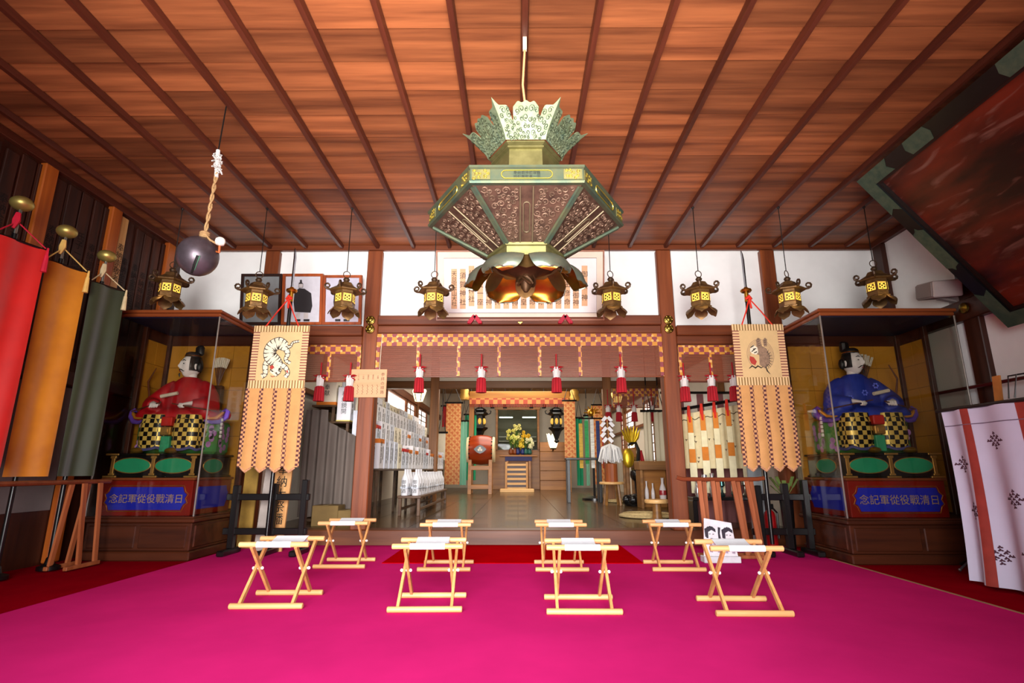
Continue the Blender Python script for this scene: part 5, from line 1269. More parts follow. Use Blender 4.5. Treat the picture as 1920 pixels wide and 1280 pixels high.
    # hands with an arrow
    b = MB()
    hand_shape(b, (-.185, -.285, .545), (.5, -.6, -.15), (.1, .2, 1), (.8, .5, .1)); hand_shape(b, (.185, -.285, .545), (-.5, -.6, -.15), (-.1, .2, 1), (-.8, .5, .1))
    me = remesh(b, .005, 2, 'hands'); me.materials.append(SKINW); link('hands', me, t)
    for sg in (-1, 1):
        b = MB(); e = Vector((sg * .48, -.2, .47)); a0 = Vector((sg * .06, -.35, .555 if sg < 0 else .54)); b.tube([a0, e], .007, 6); b.build('arrow_shaft', M('arrow_brown', '#4a2a1a', .5), t)
    b = MB(); b.tube([(s * .12 - .06, -.19, .64), (s * .12 + .12, -.18, .68)], .02, 8); b.build('arrow_fletching', M('fletch_white', '#c8bca8', .7), t)
    # head
    T = Matrix.Translation((0, .0, 1.025)) @ Matrix.Rotation(R(turn), 4, 'Z')
    b = head_mesh(); b.v = [tuple(T @ Vector(p)) for p in b.v]; h = b.build('head', SKINW, t, 'all')
    def face(b, name, m): b.v = [tuple(T @ Vector(p)) for p in b.v]; return b.build(name, m, h, True)
    b = MB()
    for sg in (-1, 1):
        b.ball((sg * .036, -.0985, .014), (.017, .006, .0055), 10, 6)
        b.tube([(sg * .058, -.086, .048), (sg * .036, -.100, .058), (sg * .016, -.107, .046)], [.003, .006, .003], 6)
    face(b, 'eyes_and_brows', HAIR)
    b = MB()
    for sg in (-1, 1): b.tube([(sg * .004, -.121, -.052), (sg * .026, -.110, -.058), (sg * .044, -.092, -.076), (sg * .05, -.086, -.07)], [.003, .006, .004, .002], 6)
    b.tube([(0, -.112, -.098), (0, -.116, -.118), (0, -.108, -.145)], [.006, .011, .003], 8); face(b, 'beard', HAIR)
    b = MB(); b.tube([(-.02, -.111, -.072), (0, -.117, -.071), (.02, -.111, -.072)], [.002, .006, .002], 6); face(b, 'lips', M('lip_red', '#a83a34', .5))
    b = MB()
    def cap(u, v):
        th = R(62) + R(236) * u; ph = math.pi * (.02 + .62 * v); q = math.sin(ph)
        return Vector((q * math.sin(th) * .106, -q * math.cos(th) * .121, math.cos(ph) * .150)), Vector((q * math.sin(th), -q * math.cos(th), math.cos(ph)))
    b.sheet(cap, 24, 12, .01)
    for sg in (-1, 1): b.ball((sg * .097, -.03, -.002), (.012, .03, .05), 10, 8); b.ball((sg * .125, .045, -.02), (.03, .035, .06), 10, 8)
    face(b, 'hair', HAIR)
    b = MB(); b.lathe([(.085, .10), (.088, .125), (.08, .15), (.06, .165), (.01, .17)], (0, .01, 0), 18)
    b.bbox(-.055, .055, .035, .11, .13, .26, .022)
    b.v = [tuple(T @ Vector(p)) for p in b.v]; b.build('court_hat', HAIR, t, 50)
    b = MB(); b.tube([(.088 * math.cos(R(a)), .01 + .088 * math.sin(R(a)), .118) for a in range(0, 360, 20)], .006, 6, closed=True); b.v = [tuple(T @ Vector(p)) for p in b.v]; b.build('hat_band', GOLD, t, True)
    # quiver of arrows fanned behind the shoulder
    b = MB(); b.bbox(.16, .30, .16, .24, .5, .82, .01); b.build('quiver', M('quiver_brown', '#3a2010', .5), t)
    for i in range(7):
        a = R(62 + 7.5 * i if s > 0 else 70 + 6 * i); o = Vector((.23, .2, .80)); d = Vector((math.cos(a) * .8, .02 * (i % 2), math.sin(a)))
        b = MB(); b.tube([o, o + d * .36], .006, 5); b.build('arrow', M('arrow_brown', '#4a2a1a', .5), t)
        b = MB(); b.bar(o + d * .25, o + d * .37, .026, .006, (0, -1, 0)); b.bar(o + d * .25, o + d * .37, .006, .03, (0, -1, 0)); b.build('arrow_feather', M('feather', '#cfc6b4', .7, var=.3, scale=60, stretch=(1, 1, 3)), t)
    # bow standing at the outer side
    b = MB(); xb = s * .50
    b.tube([(xb - s * .02, .12, .05), (xb + s * .03, .10, .3), (xb - s * .02, .08, .6), (xb + s * .04, .08, .85), (xb - s * .02, .1, 1.02)], [.008, .012, .013, .011, .006], 8); b.build('bow', M('bow_lacquer', '#5a2c16', .3), t, True)
    b = MB(); xs2 = -s * .52
    for i in range(5): b.bbox(xs2 - .012, xs2 + .012, -.14, -.12, .18 + .045 * i, .215 + .045 * i, .004)
    b.build('beaded_cord', M('bead_white', '#d8d4d0', .4), t)
    t.location = (x, y, z); return t
cx, cy, cz, c1 = display_case('tall glass case at the left holding the red robed guardian figure', -1, -3.33, -4.46, 5.76, 6.66, 2.63)
guardian('seated guardian figure in a red robe with gold and black checked trousers', cx + .02, cy + .03, cz, '#b00c18', '#82040e', -38, -1)
cx, cy, cz, c2 = display_case('tall glass case at the right holding the blue robed guardian figure', 1, 3.25, 4.70, 5.58, 6.5, 2.58)
guardian('seated guardian figure in a blue robe with gold and black checked trousers', cx + .01, cy + .03, cz, '#2038a0', '#162474', 24, 1)
# ------------------------------------------------------------------ offerings on the tiered shelf at the left of the inner hall
TIERS = [(-2.98, -2.64, 1.80), (-2.76, -2.42, 1.565), (-2.52, -2.18, 1.225), (-2.30, -1.96, .90)]   # x range and height of each tier board
YT0, YT1 = 7.75, 14.6
W_SH = wood('shelf_wood', '#3a2616', '#5e4226', 'Y', 4, .5, .08, .1)
t = thing('tiered_shelf', 'long dark wooden tiered shelf stepping down toward the middle of the inner hall', 'shelf', (-2.4, 11, ZS))
for x0, x1, z in TIERS:
    b = MB(); b.bbox(x0, x1, YT0, YT1, z - .03, z, .005); b.build('tier_board', W_SH, t)
    for yy in (YT0 + .03, 9.9, 12.2, YT1 - .05):
        b = MB(); b.bbox(x1 - .05, x1 - .01, yy - .02, yy + .02, ZS, z - .03, .004); b.build('upright', W_SH, t)
b = MB(); b.bbox(-2.98, -1.98, YT0 + .0, YT0 + .03, ZS + .02, ZS + .06, .004); b.build('bottom_rail', W_SH, t)
b = MB()
def gc(u, v): 
    x = -3.02 + 1.02 * u; return Vector((x, YT0 - .075 + .035 * math.sin(u * 48) + .015 * math.sin(u * 17), 1.76 - .04 - (.52 * u if u > .3 else .0) * 1.0 - v * (1.76 - .52 * (u if u > .3 else 0) - .30))), Vector((-.6 * math.cos(u * 48), -1, 0)).normalized()
b.sheet(gc, 90, 6, .004); solo(b, 'pleated_drape', M('grey_drape', '#6a5f58', .85, var=.2, scale=6, stretch=(1, 1, .2)), 'grey pleated drape hanging from the near end of the tiered shelf', 'drape', (-2.5, YT0, .4), smooth=60)
LILAC = M('pale_blue_paper', '#d9dde8', .75, var=.05, scale=10); YEL = M('yellow_box', '#e0c860', .6, var=.08); ORG_ = M('orange_box', '#d8761a', .6, var=.08); REDB = M('red_box', '#c01418', .55); CRM_ = M('cream_paper', '#e6dcc4', .75, var=.06)
GRN = M('green_stripe', '#3f9a6a', .6)
BOXT = {}
TXT = ['奉献清酒', '御神前奉納', '御神酒', '初穂料', '崇敬会', '献酒']
def make_box(w, d, h, pm, band, tx, key):
    """wrapped box facing +x or the hall; writing on the face towards the middle and the near end"""
    t = thing('sake_box', 'box', 'box', (0, 0, 0), 'wrapped sake boxes on the tiered shelf')
    b = MB(); b.bbox(-w / 2, w / 2, -d / 2, d / 2, 0, h, .006); b.build('carton', pm, t)
    if band:
        z0, z1, m = band; b = MB(); b.bbox(-w / 2 - .002, w / 2 + .002, -d / 2 - .002, d / 2 + .002, z0 * h, z1 * h, .003); b.build('coloured_band', m, t)
    b = MB(); px_ = lambda u, v, dd: (w / 2 + dd, u, h * .55 + v); py_ = lambda u, v, dd: (u, -d / 2 - dd, h * .55 + v)
    n = len(tx); sz = min(.085, h * .75 / n); write(b, tx, sz, px_, -d * .15 + .0, 0, .0035, 1, True); b.stroke([(d * .25, h * .2), (d * .25, -h * .25)], .02, px_, 0.001, .0035); b.build('lettering', INK, t)
    b = MB(); write(b, tx, sz, py_, 0, 0, .0035, 1, True)
    b.build('lettering', INK, t); return t
kinds = [make_box(.20, .27, .42, WHITEP, None, TXT[0], 0), make_box(.20, .27, .42, LILAC, None, TXT[1], 1), make_box(.20, .27, .40, CRM_, None, TXT[2], 2), make_box(.20, .27, .34, WHITEP, (.80, 1.0, ORG_), TXT[3], 3), make_box(.20, .27, .34, LILAC, (.84, 1.0, REDB), TXT[4], 4), make_box(.20, .27, .42, WHITEP, (0, .1, YEL), TXT[5], 5)]
KN = ['white wrapped sake box', 'pale blue wrapped sake box', 'cream wrapped sake box', 'orange topped white sake box', 'red topped pale sake box', 'yellow footed white sake box']
ORDN = '- first second third fourth fifth sixth seventh eighth ninth tenth eleventh twelfth thirteenth fourteenth fifteenth sixteenth seventeenth eighteenth nineteenth twentieth twenty-first twenty-second twenty-third twenty-fourth twenty-fifth'.split()
used = [False] * 6; TN = ['top', 'second', 'third', 'lowest']; rb_ = random.Random(11)
near = [make_box(.28, .24, .40, CRM_, (.0, .12, ORG_), '奉献', 10), make_box(.20, .22, .50, WHITEP, (0, .04, YEL), '奉納鏡開', 11), make_box(.20, .22, .50, LILAC, (0, .14, ORG_), '祝', 12), make_box(.20, .26, .42, WHITEP, (.85, 1, ORG_), '奉献清酒', 13)]
NL = ['cream sake box with orange foot at the near end of the highest tier', 'tall white sake box with large black writing at the near end of the second tier', 'pale sake box with orange foot at the near end of the third tier', 'white sake box with orange top at the near end of the lowest tier']
for ti, (x0, x1, z) in enumerate(TIERS):
    o = near[ti]; o.location = (x1 - (.11 if ti else .15), YT0 + .16, z + .001); o['label'] = NL[ti]; o['group'] = 'sake boxes at the near end of the shelf'
    y = YT0 + .46; nb = 1
    while y < YT1 - .15:
        k = rb_.choice((0, 0, 1, 1, 2, 5)) if ti < 2 else rb_.choice((0, 1, 1, 0, 3, 4, 2))
        o = kinds[k] if not used[k] else copy_tree(kinds[k]); used[k] = True
        o.location = (x1 - .106, y, z + .001); o.rotation_euler.z = R(rb_.uniform(-2, 2)); nb += 1
        o['label'] = '%s, %s from the near end of the %s shelf tier' % (KN[k], ORDN[nb], TN[ti]); o['group'] = 'wrapped sake boxes on the %s tier' % TN[ti]
        y += .305
for k in range(6):
    if not used[k]: bpy.data.objects.remove(kinds[k])
# low tables with wrapped bottle pairs
W_TB = wood('table_wood', '#4a3020', '#6e4c30', 'Y', 4, .45, .06, .1)
def low_table(label, x0, x1, y0, y1, h):
    t = thing('low_table', label, 'table', ((x0 + x1) / 2, (y0 + y1) / 2, ZS), 'low offering tables')
    b = MB(); b.bbox(x0, x1, y0, y1, ZS + h - .04, ZS + h, .006); b.build('tabletop', W_TB, t)
    for x in (x0 + .04, x1 - .04):
        for y in (y0 + .05, y1 - .05): b = MB(); b.bbox(x - .025, x + .025, y - .025, y + .025, ZS, ZS + h - .04, .005); b.build('leg', W_TB, t)
    for x in (x0 + .04, x1 - .04): b = MB(); b.bbox(x - .015, x + .015, y0 + .08, y1 - .08, ZS + .08, ZS + .12, .004); b.build('stretcher', W_TB, t)
low_table('near low wooden table crowded with white wrapped sake bottles', -1.93, -1.55, 8.9, 12.2, .31)
low_table('far low wooden table with white wrapped sake bottles beyond the inner column', -2.72, -2.30, 14.8, 17.6, .31)
def make_bottles(tall):
    t = thing('wrapped_bottles', 'bottles', 'bottles', (0, 0, 0))
    h = .30 if not tall else .34; pm = WHITEP
    for s in (-1, 1):
        b = MB(); b.lathe([(.054, 0), (.058, .02), (.058, h * .72), (.05, h * .8), (.022, h * .98), (.016, h * 1.12), (.018, h * 1.2), (.002, h * 1.22)], (0, s * .056, 0), 10); b.build('bottle', pm, t, 50)
    b = MB(); b.bbox(-.061, .061, -.116, .116, h * .3, h * .42, .01); b.build('wrapping_band', LILAC, t)
    b = MB(); write(b, '奉献', .07, lambda u, v, d: (.062 + d, u, h * .36 + v), 0, .0, .002, 1, True); b.build('lettering', INK, t); b = MB(); write(b, '御神酒', .07, lambda u, v, d: (u, -.1165 - d, h * .36 + v), 0, .02, .002, 1, True); b.build('lettering', INK, t); return t
b0 = make_bottles(False); b1 = make_bottles(True); first0 = first1 = True
rq = random.Random(4)
for (x0, x1, y0, y1, nm) in ((-1.93, -1.55, 8.9, 12.2, 'near'), (-2.72, -2.30, 14.8, 17.6, 'far')):
    y = y0 + .14; i = 0
    while y < y1 - .1:
        for c, x in enumerate((x0 + .1, x1 - .1)):
            tall = (nm == 'near' and i < 2)
            if tall: o = b1 if first1 else copy_tree(b1); first1 = False
            else: o = b0 if first0 else copy_tree(b0); first0 = False
            o.location = (x, y, ZS + .311); o.rotation_euler.z = R(rq.uniform(-8, 8))
            if tall: o['label'] = 'tall white wrapped bottle pair, %s from the near table end, %s' % (ORDN[i + 1], ('shelf side', 'hall side')[c]); o['group'] = 'tall bottle pairs at the table end'
            else: o['label'] = 'white wrapped bottle pair, %s from the near end of the %s table, %s' % (ORDN[i + 1], nm, ('shelf side', 'hall side')[c]); o['group'] = 'wrapped bottle pairs on the %s low table' % nm
        y += .26; i += 1
for k, (px, py, sx) in enumerate(((612, 950, .34), (655, 946, .26))):
    p = Vector((atY(px, py, 7.35).x, 7.3, ZS)); b = MB(); b.bbox(p.x - sx / 2, p.x + sx / 2, p.y - .0, p.y + .3, ZS, ZS + .26 - .06 * k, .008)
    t = thing('carton', ('larger', 'smaller')[k] + ' brown carton on the floor under the near end of the tiered shelf', 'box', (p.x, p.y, ZS), 'cartons under the shelf'); b.build('carton_body', M('carton', '#7a6238', .8, var=.1), t)
    b = MB(); b.box(p.x - .03, p.x + .03, p.y - .002, p.y + .302, ZS + .265 - .06 * k - .004, ZS + .263 - .06 * k); b.build('tape', M('tape', '#a08a5a', .5), t)

# ------------------------------------------------------------------ hanging lamps of the inner hall
LAMPG = M('lamp_cream', '#ffe6b0', .6, var=.03, emit=2.2)
def hang_lamp(label, px, py, Y, r, h, col, zt=3.99):
    c = atY(px, py, Y); t = thing('hanging_lamp', label, 'lamp', (c.x, c.y, c.z - h / 2), 'cream hanging lamps')
    b = MB(); b.lathe([(r * .55, -h / 2), (r, h * .35), (r * .9, h / 2)], c, 6); b.build('shade', col, t)
    b = MB()
    for k in range(6): a = R(60 * k); b.tube([c + Vector((r * .56 * math.cos(a), r * .56 * math.sin(a), -h / 2)), c + Vector((r * 1.01 * math.cos(a), r * 1.01 * math.sin(a), h * .36)), c + Vector((r * .9 * math.cos(a), r * .9 * math.sin(a), h / 2))], r * .05, 5)
    b.lathe([(r * 1.02, h / 2), (r * .5, h * .62), (r * .1, h * .68)], c, 6); b.tube([c + Vector((0, 0, h * .65)), (c.x, c.y, zt)], r * .05, 5); b.build('lamp_frame', W_DARKZ, t)
    return c
hang_lamp('cream hanging lamp with dark ribs near the left windows of the inner hall', 786, 741, 11.5, .16, .26, LAMPG)
hang_lamp('yellow hanging lamp in the inner right bay behind the small blind', 1157, 745, 13.6, .16, .24, M('lamp_yellow', '#ffcf70', .6, var=.03, emit=2.2))
def bracket_lamp(label, px, py, Y):
    c = atY(px, py, Y); t = thing('brass_lamp', label, 'lamp', c, 'brass beam lamps')
    b = MB(); b.lathe([(.02, -.22), (.15, -.2), (.17, -.1), (.13, .0), (.15, .1), (.12, .16), (.03, .2)], c, 10); b.build('brass_body', M('honey_brass', '#c89a4a', .4, .5), t, 40)
    b = MB(); b.tube([c + Vector((0, 0, .2)), (c.x, c.y, 3.99)], .02, 5); b.build('chain', M('honey_brass', '#c89a4a'), t)
bracket_lamp('brass lamp at the left end of the honey coloured far beam', 871, 738, 17.7); bracket_lamp('brass lamp at the right end of the honey coloured far beam', 1077, 740, 17.7)
def black_lantern(label, px, Y):
    c = atY(px, 790, Y); S = 1.0; t = thing('black_altar_lantern', label, 'lantern', c, 'black hanging altar lanterns')
    b = MB(); b.lathe([(.03, .62), (.06, .5), (.2, .42), (.24, .38), (.19, .34), (.26, .30), (.30, .24), (.2, .2)], c, 6); b.build('roof', LACQ, t)
    b = MB(); b.lathe([(.17, .2), (.19, .0), (.19, -.12), (.17, -.2)], c, 6); b.build('body', LACQ, t)
    b = MB()
    for k in range(6):
        a = R(60 * k + 30); q = c + Vector((.165 * math.cos(a), .165 * math.sin(a), 0)); b.ball(q, (.06, .06, .11), 8, 6)
    b.build('glowing_opening', M('lantern_gold', '#e8b850', .5, var=.05, emit=.6), t)
    b = MB(); b.lathe([(.26, -.2), (.28, -.24), (.16, -.34), (.1, -.5), (.06, -.62), (.09, -.68), (.02, -.74)], c, 6); b.build('foot', LACQ, t)
    b = MB(); b.tube([c + Vector((0, 0, .6)), (c.x, c.y, 3.95)], .025, 6); b.build('chain', LACQ, t)
    b = MB()
    for k in range(6): a = R(60 * k); d = Vector((math.cos(a), math.sin(a), 0)); b.tube([c + d * .28 + Vector((0, 0, .25)), c + d * .36 + Vector((0, 0, .28)), c + d * .38 + Vector((0, 0, .36)), c + d * .33 + Vector((0, 0, .38))], .02, 5)
    b.build('eave_scrolls', LACQ, t)
black_lantern('black hanging altar lantern above the big drum', 900, 18.8); black_lantern('black hanging altar lantern above the lotus lamp', 1043, 18.8)
c = atY(1037, 826, 19.58); t = thing('lotus_lamp', 'glowing white lotus shaped lamp at the right of the altar', 'lamp', c)
b = MB()
for k in range(8):
    a0 = R(45 * k)
    def pet(u, v, a0=a0): s = (u - .5) * 2; r = .1 + .13 * v ** .7; a = a0 + s * .42 * math.sqrt(max(0, 1 - max(0, (v - .5) / .51) ** 2)); return Vector((c.x + r * math.cos(a), c.y + r * math.sin(a), c.z - .25 + .5 * v)), Vector((math.cos(a), math.sin(a), -.3)).normalized()
    b.sheet(pet, 5, 6, .012)
b.build('lotus_shade', M('lotus_glow', '#fff0cc', .5, var=.03, emit=2.5), t, 50)
b = MB(); b.lathe([(.1, -.3), (.12, -.26), (.06, -.24)], c, 10); b.tube([c + Vector((0, .0, -.27)), c + Vector((0, .12, -.34)), c + Vector((0, .312, -.34))], .03, 6); b.build('holder', LACQ, t)

# ------------------------------------------------------------------ big drum on its stand
YD = 17.0; c = atY(902, 843, YD); hx_ = (atY(928, 843, YD).x - atY(876, 843, YD).x) / 2; rr_ = (atY(900, 818, YD).z - atY(900, 874, YD).z) / 2
t = thing('big_drum', 'big red-brown barrel drum lying on a wooden stand left of the altar', 'drum', (c.x, YD, c.z - rr_))
b = MB(); n = 28; prof = [(-hx_ * .86, .84), (-hx_ * .5, .96), (0, 1.0), (hx_ * .5, .96), (hx_ * .86, .84)]
vs = []; fs = []
for x, q in prof:
    for k in range(n): a = 2 * math.pi * k / n; vs.append((c.x + x, YD + rr_ * q * math.cos(a), c.z + rr_ * q * math.sin(a)))
for i in range(4):
    for k in range(n): l = (k + 1) % n; fs.append((i * n + k, i * n + l, (i + 1) * n + l, (i + 1) * n + k))
b.add(vs, fs); b.build('drum_shell', wood('drum_wood', '#7a2408', '#a03a12', 'X', 3, .3, 0, coat=.3), t, True)
for s in (-1, 1):
    b = MB(); b.cyl((c.x + s * hx_ * .84, YD, c.z), (c.x + s * hx_, YD, c.z), rr_ * .88, rr_ * .84, 28); b.build('drum_skin', M('drum_skin', '#d8c49a', .6, var=.06), t, 50)
    b = MB()
    for k in range(20): a = 2 * math.pi * k / 20; b.ball((c.x + s * hx_ * .80, YD + rr_ * .87 * math.cos(a), c.z + rr_ * .87 * math.sin(a)), .022, 6, 4)
    b.build('drum_studs', M('iron_stud', '#1a1614', .4, .7), t)
pd = lambda u, v, d: (c.x + u, YD - rr_ - d, c.z + v)
b = MB(); b.prism([(-.19, 0), (-.1, .09), (0, .13), (.1, .09), (.19, 0), (.1, -.09), (0, -.13), (-.1, -.09)], -.02, .03, pd); b.build('emblem_plate', LACQ, t)
b = MB()
for k in range(3): a = R(90 + 120 * k); b.prism([(.045 * math.cos(a) + .035 * math.cos(R(q)), .04 * math.sin(a) + .035 * math.sin(R(q))) for q in range(0, 360, 40)], .03, .04, pd)
b.build('emblem', M('emblem_white', '#d8d0c0', .5), t)
zb = c.z - rr_; t = thing('drum_stand', 'wooden drum stand under the big drum', 'stand', (c.x, YD, ZS))
W_HON = wood('honey_wood', '#8a5420', '#b87a34', 'X', 3, .4, .05)
for s in (-1, 1):
    for q in (-1, 1):
        b = MB(); b.bar((c.x + s * hx_ * .72, YD + q * rr_ * .75, ZS), (c.x + s * hx_ * .72, YD + q * rr_ * .62, zb + rr_ * .32), .1, .1); b.build('leg', W_HON, t)
    b = MB(); b.bbox(c.x + s * hx_ * .72 - .05, c.x + s * hx_ * .72 + .05, YD - rr_ * .8, YD + rr_ * .8, ZS + .12, ZS + .24, .01); b.build('side_rail', W_HON, t)
for z in (ZS + .14, zb - .16):
    for q in (-1, 1): b = MB(); b.bbox(c.x - hx_ * .72, c.x + hx_ * .72, YD + q * rr_ * .68 - .04, YD + q * rr_ * .68 + .04, z, z + .13, .01); b.build('cross_rail', W_HON, t)

# ------------------------------------------------------------------ altar at the far end
YA = 20.6
def rect(px0, py0, px1, py1, Y): a = atY(px0, py1, Y); d = atY(px1, py0, Y); return a.x, d.x, a.z, d.z
x0, x1, z0, z1 = rect(933, 768, 1007, 843, YA)
t = thing('altar_cabinet', 'glass fronted altar cabinet with golden wooden frame at the far end of the hall', 'altar', ((x0 + x1) / 2, YA + .5, ZS))
for a, d in ((x0 - .08, x0), (x1, x1 + .08)):
    b = MB(); b.bbox(a, d, YA, YA + .12, z0, z1 + .1, .01); b.build('frame_post', W_HON, t)
b = MB(); b.bbox(x0 - .12, x1 + .12, YA - .02, YA + .14, z1, z1 + .1, .01); b.build('frame_top', W_HON, t)
b = MB(); b.box(x0, x1, YA + .06, YA + .068, z0, z1); b.build('glass_pane', glass('altar_glass', (.86, .9, .88)), t)
b = MB(); b.box(x0 - .1, x1 + .1, YA + 1.3, YA + 1.34, z0 - .06, z1 + .2); b.build('inner_back', M('altar_dark', '#6a6a58', .7, var=.2, scale=2), t)
b = MB(); b.box(x0 - .1, x1 + .1, YA + .1, YA + 1.3, z0 - .06, z0); b.build('inner_floor', W_HON, t)
TUBE = M('fluorescent_tube', '#f4fff4', .4, var=0, emit=5)
for s in (-1, 1):
    b = MB(); xc = (x0 + x1) / 2 + s * (x1 - x0) * .3; b.tube([(xc - .26, YA + .5, z1 - .24), (xc + .26, YA + .5, z1 - .24)], .022, 8); b.build('light_tube', TUBE, t, True)
for z in (z0 + .35, z0 + .52):
    for s in (-1, 1): b = MB(); xc = (x0 + x1) / 2 + s * (x1 - x0) * .36; b.bbox(xc - .2, xc + .2, YA + .9, YA + 1.2, z, z + .03, .004); b.build('inner_shelf', M('white_shelf', '#e8e8d8', .5), t)
sx0, sx1 = x0 - .5, x1 + .9
b = MB(); b.bbox(x0 - .35, x1 + .35, YA - .1, YA + 1.4, ZS, z0 - .061, .01); solo(b, 'altar_platform', W_HON, 'honey coloured wooden platform carrying the glass altar cabinet', 'platform', ((x0 + x1) / 2, YA, ZS))
b = MB(); a, d, e, f = rect(1013, 828, 1066, 905, 19.9); 
for i in range(5): b.bbox(a + .0, d, 19.9 - .001 * i, 20.5, ZS + (f - ZS) * i / 5, ZS + (f - ZS) * (i + 1) / 5 - .012, .006)
solo(b, 'wooden_chest', W_HON, 'tall honey coloured wooden chest right of the altar under the lotus lamp', 'cabinet', ((a + d) / 2, 20.2, ZS))
# flower arrangements, table, slatted offering box, step
YF = 19.6
cols = [('#e8e070', 958), ('#f0e890', 971), ('#e8b820', 986), ('#d8e070', 965), ('#f0d040', 980), ('#f4f0c0', 993)]
for k, (hx, px) in enumerate(cols):
    base = atY(px, 852, YF); top = atY(px, (806, 796, 804, 818, 824, 822)[k], YF); hgt = top.z - base.z
    t = thing('flower_vase', ('pale yellow', 'tall lemon', 'golden', 'lime', 'deep yellow', 'cream')[k] + ' flowers in a small vase on the altar table', 'flowers', (base.x, YF, base.z), 'altar flowers')
    b = MB(); b.lathe([(.05, 0), (.09, .05), (.08, .14), (.04, .2), (.06, .23)], base, 10); b.build('vase', M('vase_%d' % (k % 3), ('#7a3a14', '#22306a', '#1f5a50')[k % 3], .3), t, True)
    b = MB(); fb = MB(); rf = random.Random(k)
    for i in range(14):
        o = base + Vector((0, 0, .22)); e = base + Vector((rf.uniform(-.12, .12), rf.uniform(-.12, .12), hgt * rf.uniform(.45, 1))); b.tube([o, (o + e) / 2 + Vector((0, 0, .05)), e], .008, 4); 
        for j in range(5): a = R(72 * j + 20 * i); fb.ball(e + Vector((.035 * math.cos(a), .02 * math.sin(a * 2), .035 * math.sin(a))), .03, 6, 4)
        m_ = (o + e) / 2; b.bar(m_, m_ + Vector((rf.uniform(-.1, .1), rf.uniform(-.05, .05), .08)), .05, .004)
    b.build('stems', M('stem_green', '#4a6a1c', .6, var=.3), t); fb.build('blossoms', M('blossom_' + hx[1:], hx, .6, var=.15, scale=20), t)
YT = 19.4; a, d, e, f = rect(936, 853, 1008, 905, YT)
t = thing('altar_table', 'low wooden altar table with flower vases before the glass altar', 'table', ((a + d) / 2, YT + .2, ZS))
b = MB(); b.bbox(a, d, YT, YT + .55, f - .05, f, .01); b.build('tabletop', W_HON, t)
for x in (a + .28, d - .28):
    for y in (YT + .06, YT + .48): b = MB(); b.bbox(x - .04, x + .04, y - .04, y + .04, ZS, f - .05, .006); b.build('leg', W_HON, t)
b = MB(); b.bbox(a + .2, d - .2, YT + .01, YT + .04, f - .2, f - .05, .005); b.build('apron', M('table_blue_cloth', '#2a2a5a', .6), t)
YO = 18.9; a, d, e, f = rect(947, 866, 990, 906, YO); t = thing('offering_box', 'slatted wooden offering box before the altar table', 'box', ((a + d) / 2, YO, ZS))
b = MB(); b.bbox(a + .05, d - .05, YO + .05, YO + .4, ZS, f - .04, .01); b.build('box_body', W_DARKX, t)
for x in (a, d - .07): b = MB(); b.bbox(x, x + .07, YO, YO + .08, ZS, f, .006); b.build('corner_post', W_PALEZ, t)
for i in range(6): z = ZS + .05 + (f - ZS - .1) * i / 5.5; b = MB(); b.bbox(a + .07, d - .07, YO + .01, YO + .06, z, z + .075, .006); b.build('slat', W_PALEX, t)
a, d, e, f = rect(938, 908, 1001, 917, 18.3); b = MB(); b.bbox(a, d, 18.0, 18.6, ZS, ZS + .1, .01)
solo(b, 'wooden_step', W_PALEX, 'pale low wooden step on the floor before the offering box', 'step', ((a + d) / 2, 18.3, ZS))
a, d, e, f = rect(880, 746, 1066, 757, 17.8); t = thing('valance', 'red fringed valance under the honey coloured far beam', 'valance', ((a + d) / 2, 17.8, e))
b = MB(); b.box(a, d, 17.82, 17.84, e, f); b.build('band', checker('valance_check', '#a0381c', '#c87a3a', 7, 7, 7, .6), t)
b = MB()
for i in range(60): x = a + (d - a) * (i + .5) / 60; b.box(x - .014, x + .014, 17.822, 17.838, e - .1, e)
b.build('fringe', M('valance_fringe', '#8a2a14', .8), t)['kind'] = 'stuff'
for k, px in enumerate((923, 947, 996, 1020)):
    p = atY(px, 760, 18.6); t = thing('spot_lamp', ('first', 'second', 'third', 'fourth')[k] + ' small dark spot lamp from the left under the far valance', 'lamp', p, 'spot lamps under the valance')
    b = MB(); b.lathe([(.06, -.1), (.07, -.08), (.05, .1), (.02, .13)], p, 8); b.build('lamp_body', LACQ, t); b = MB(); b.tube([p + Vector((0, 0, .12)), (p.x, p.y, 3.99)], .015, 4); b.build('rod', LACQ, t)

# ------------------------------------------------------------------ hanging brocades, green curtains, streamers
BR2 = checker('orange_brocade', '#b8602a', '#c88a4c', 11, 11, 11, .55, c3='#cf9a5c')
def hanging(name, label, cat, px0, px1, pyt, pyb, Y, m, group, wave=.0, waves=9.0, th=.01, m2=None):
    x0 = atY(px0, 800, Y).x; x1 = atY(px1, 800, Y).x; zt = atY((px0 + px1) / 2, pyt, Y).z; zb = max(ZS + .01, atY((px0 + px1) / 2, pyb, Y).z)
    t = thing(name, label, cat, ((x0 + x1) / 2, Y, zb), group)
    def sh(u, v): return Vector((x0 + (x1 - x0) * u, Y + wave * math.sin(u * waves), zt + (zb - zt) * v)), Vector((-wave * waves / (x1 - x0) * math.cos(u * waves), -1, 0)).normalized()
    b = MB(); b.sheet(sh, 16 if wave else 2, 4, th); b.build('cloth', m, t, 60 if wave else False)
    b = MB(); b.tube([(x0 - .06, Y, zt + .02), (x1 + .06, Y, zt + .02)], .03, 6); b.build('rod', LACQ, t)
    b = MB(); xm = (x0 + x1) / 2; b.tube([(x0, Y, zt + .02), (xm, Y, min(3.9, zt + .6)), (x1, Y, zt + .02)], .014, 5); b.tube([(xm, Y, min(3.9, zt + .6)), (xm, Y, 3.99)], .014, 5); b.build('cord', LACQ, t)
hanging('brocade_banner', 'long orange brocade banner left of the drum', 'banner', 836, 864, 756, 908, 17.4, BR2, 'orange brocade banners')
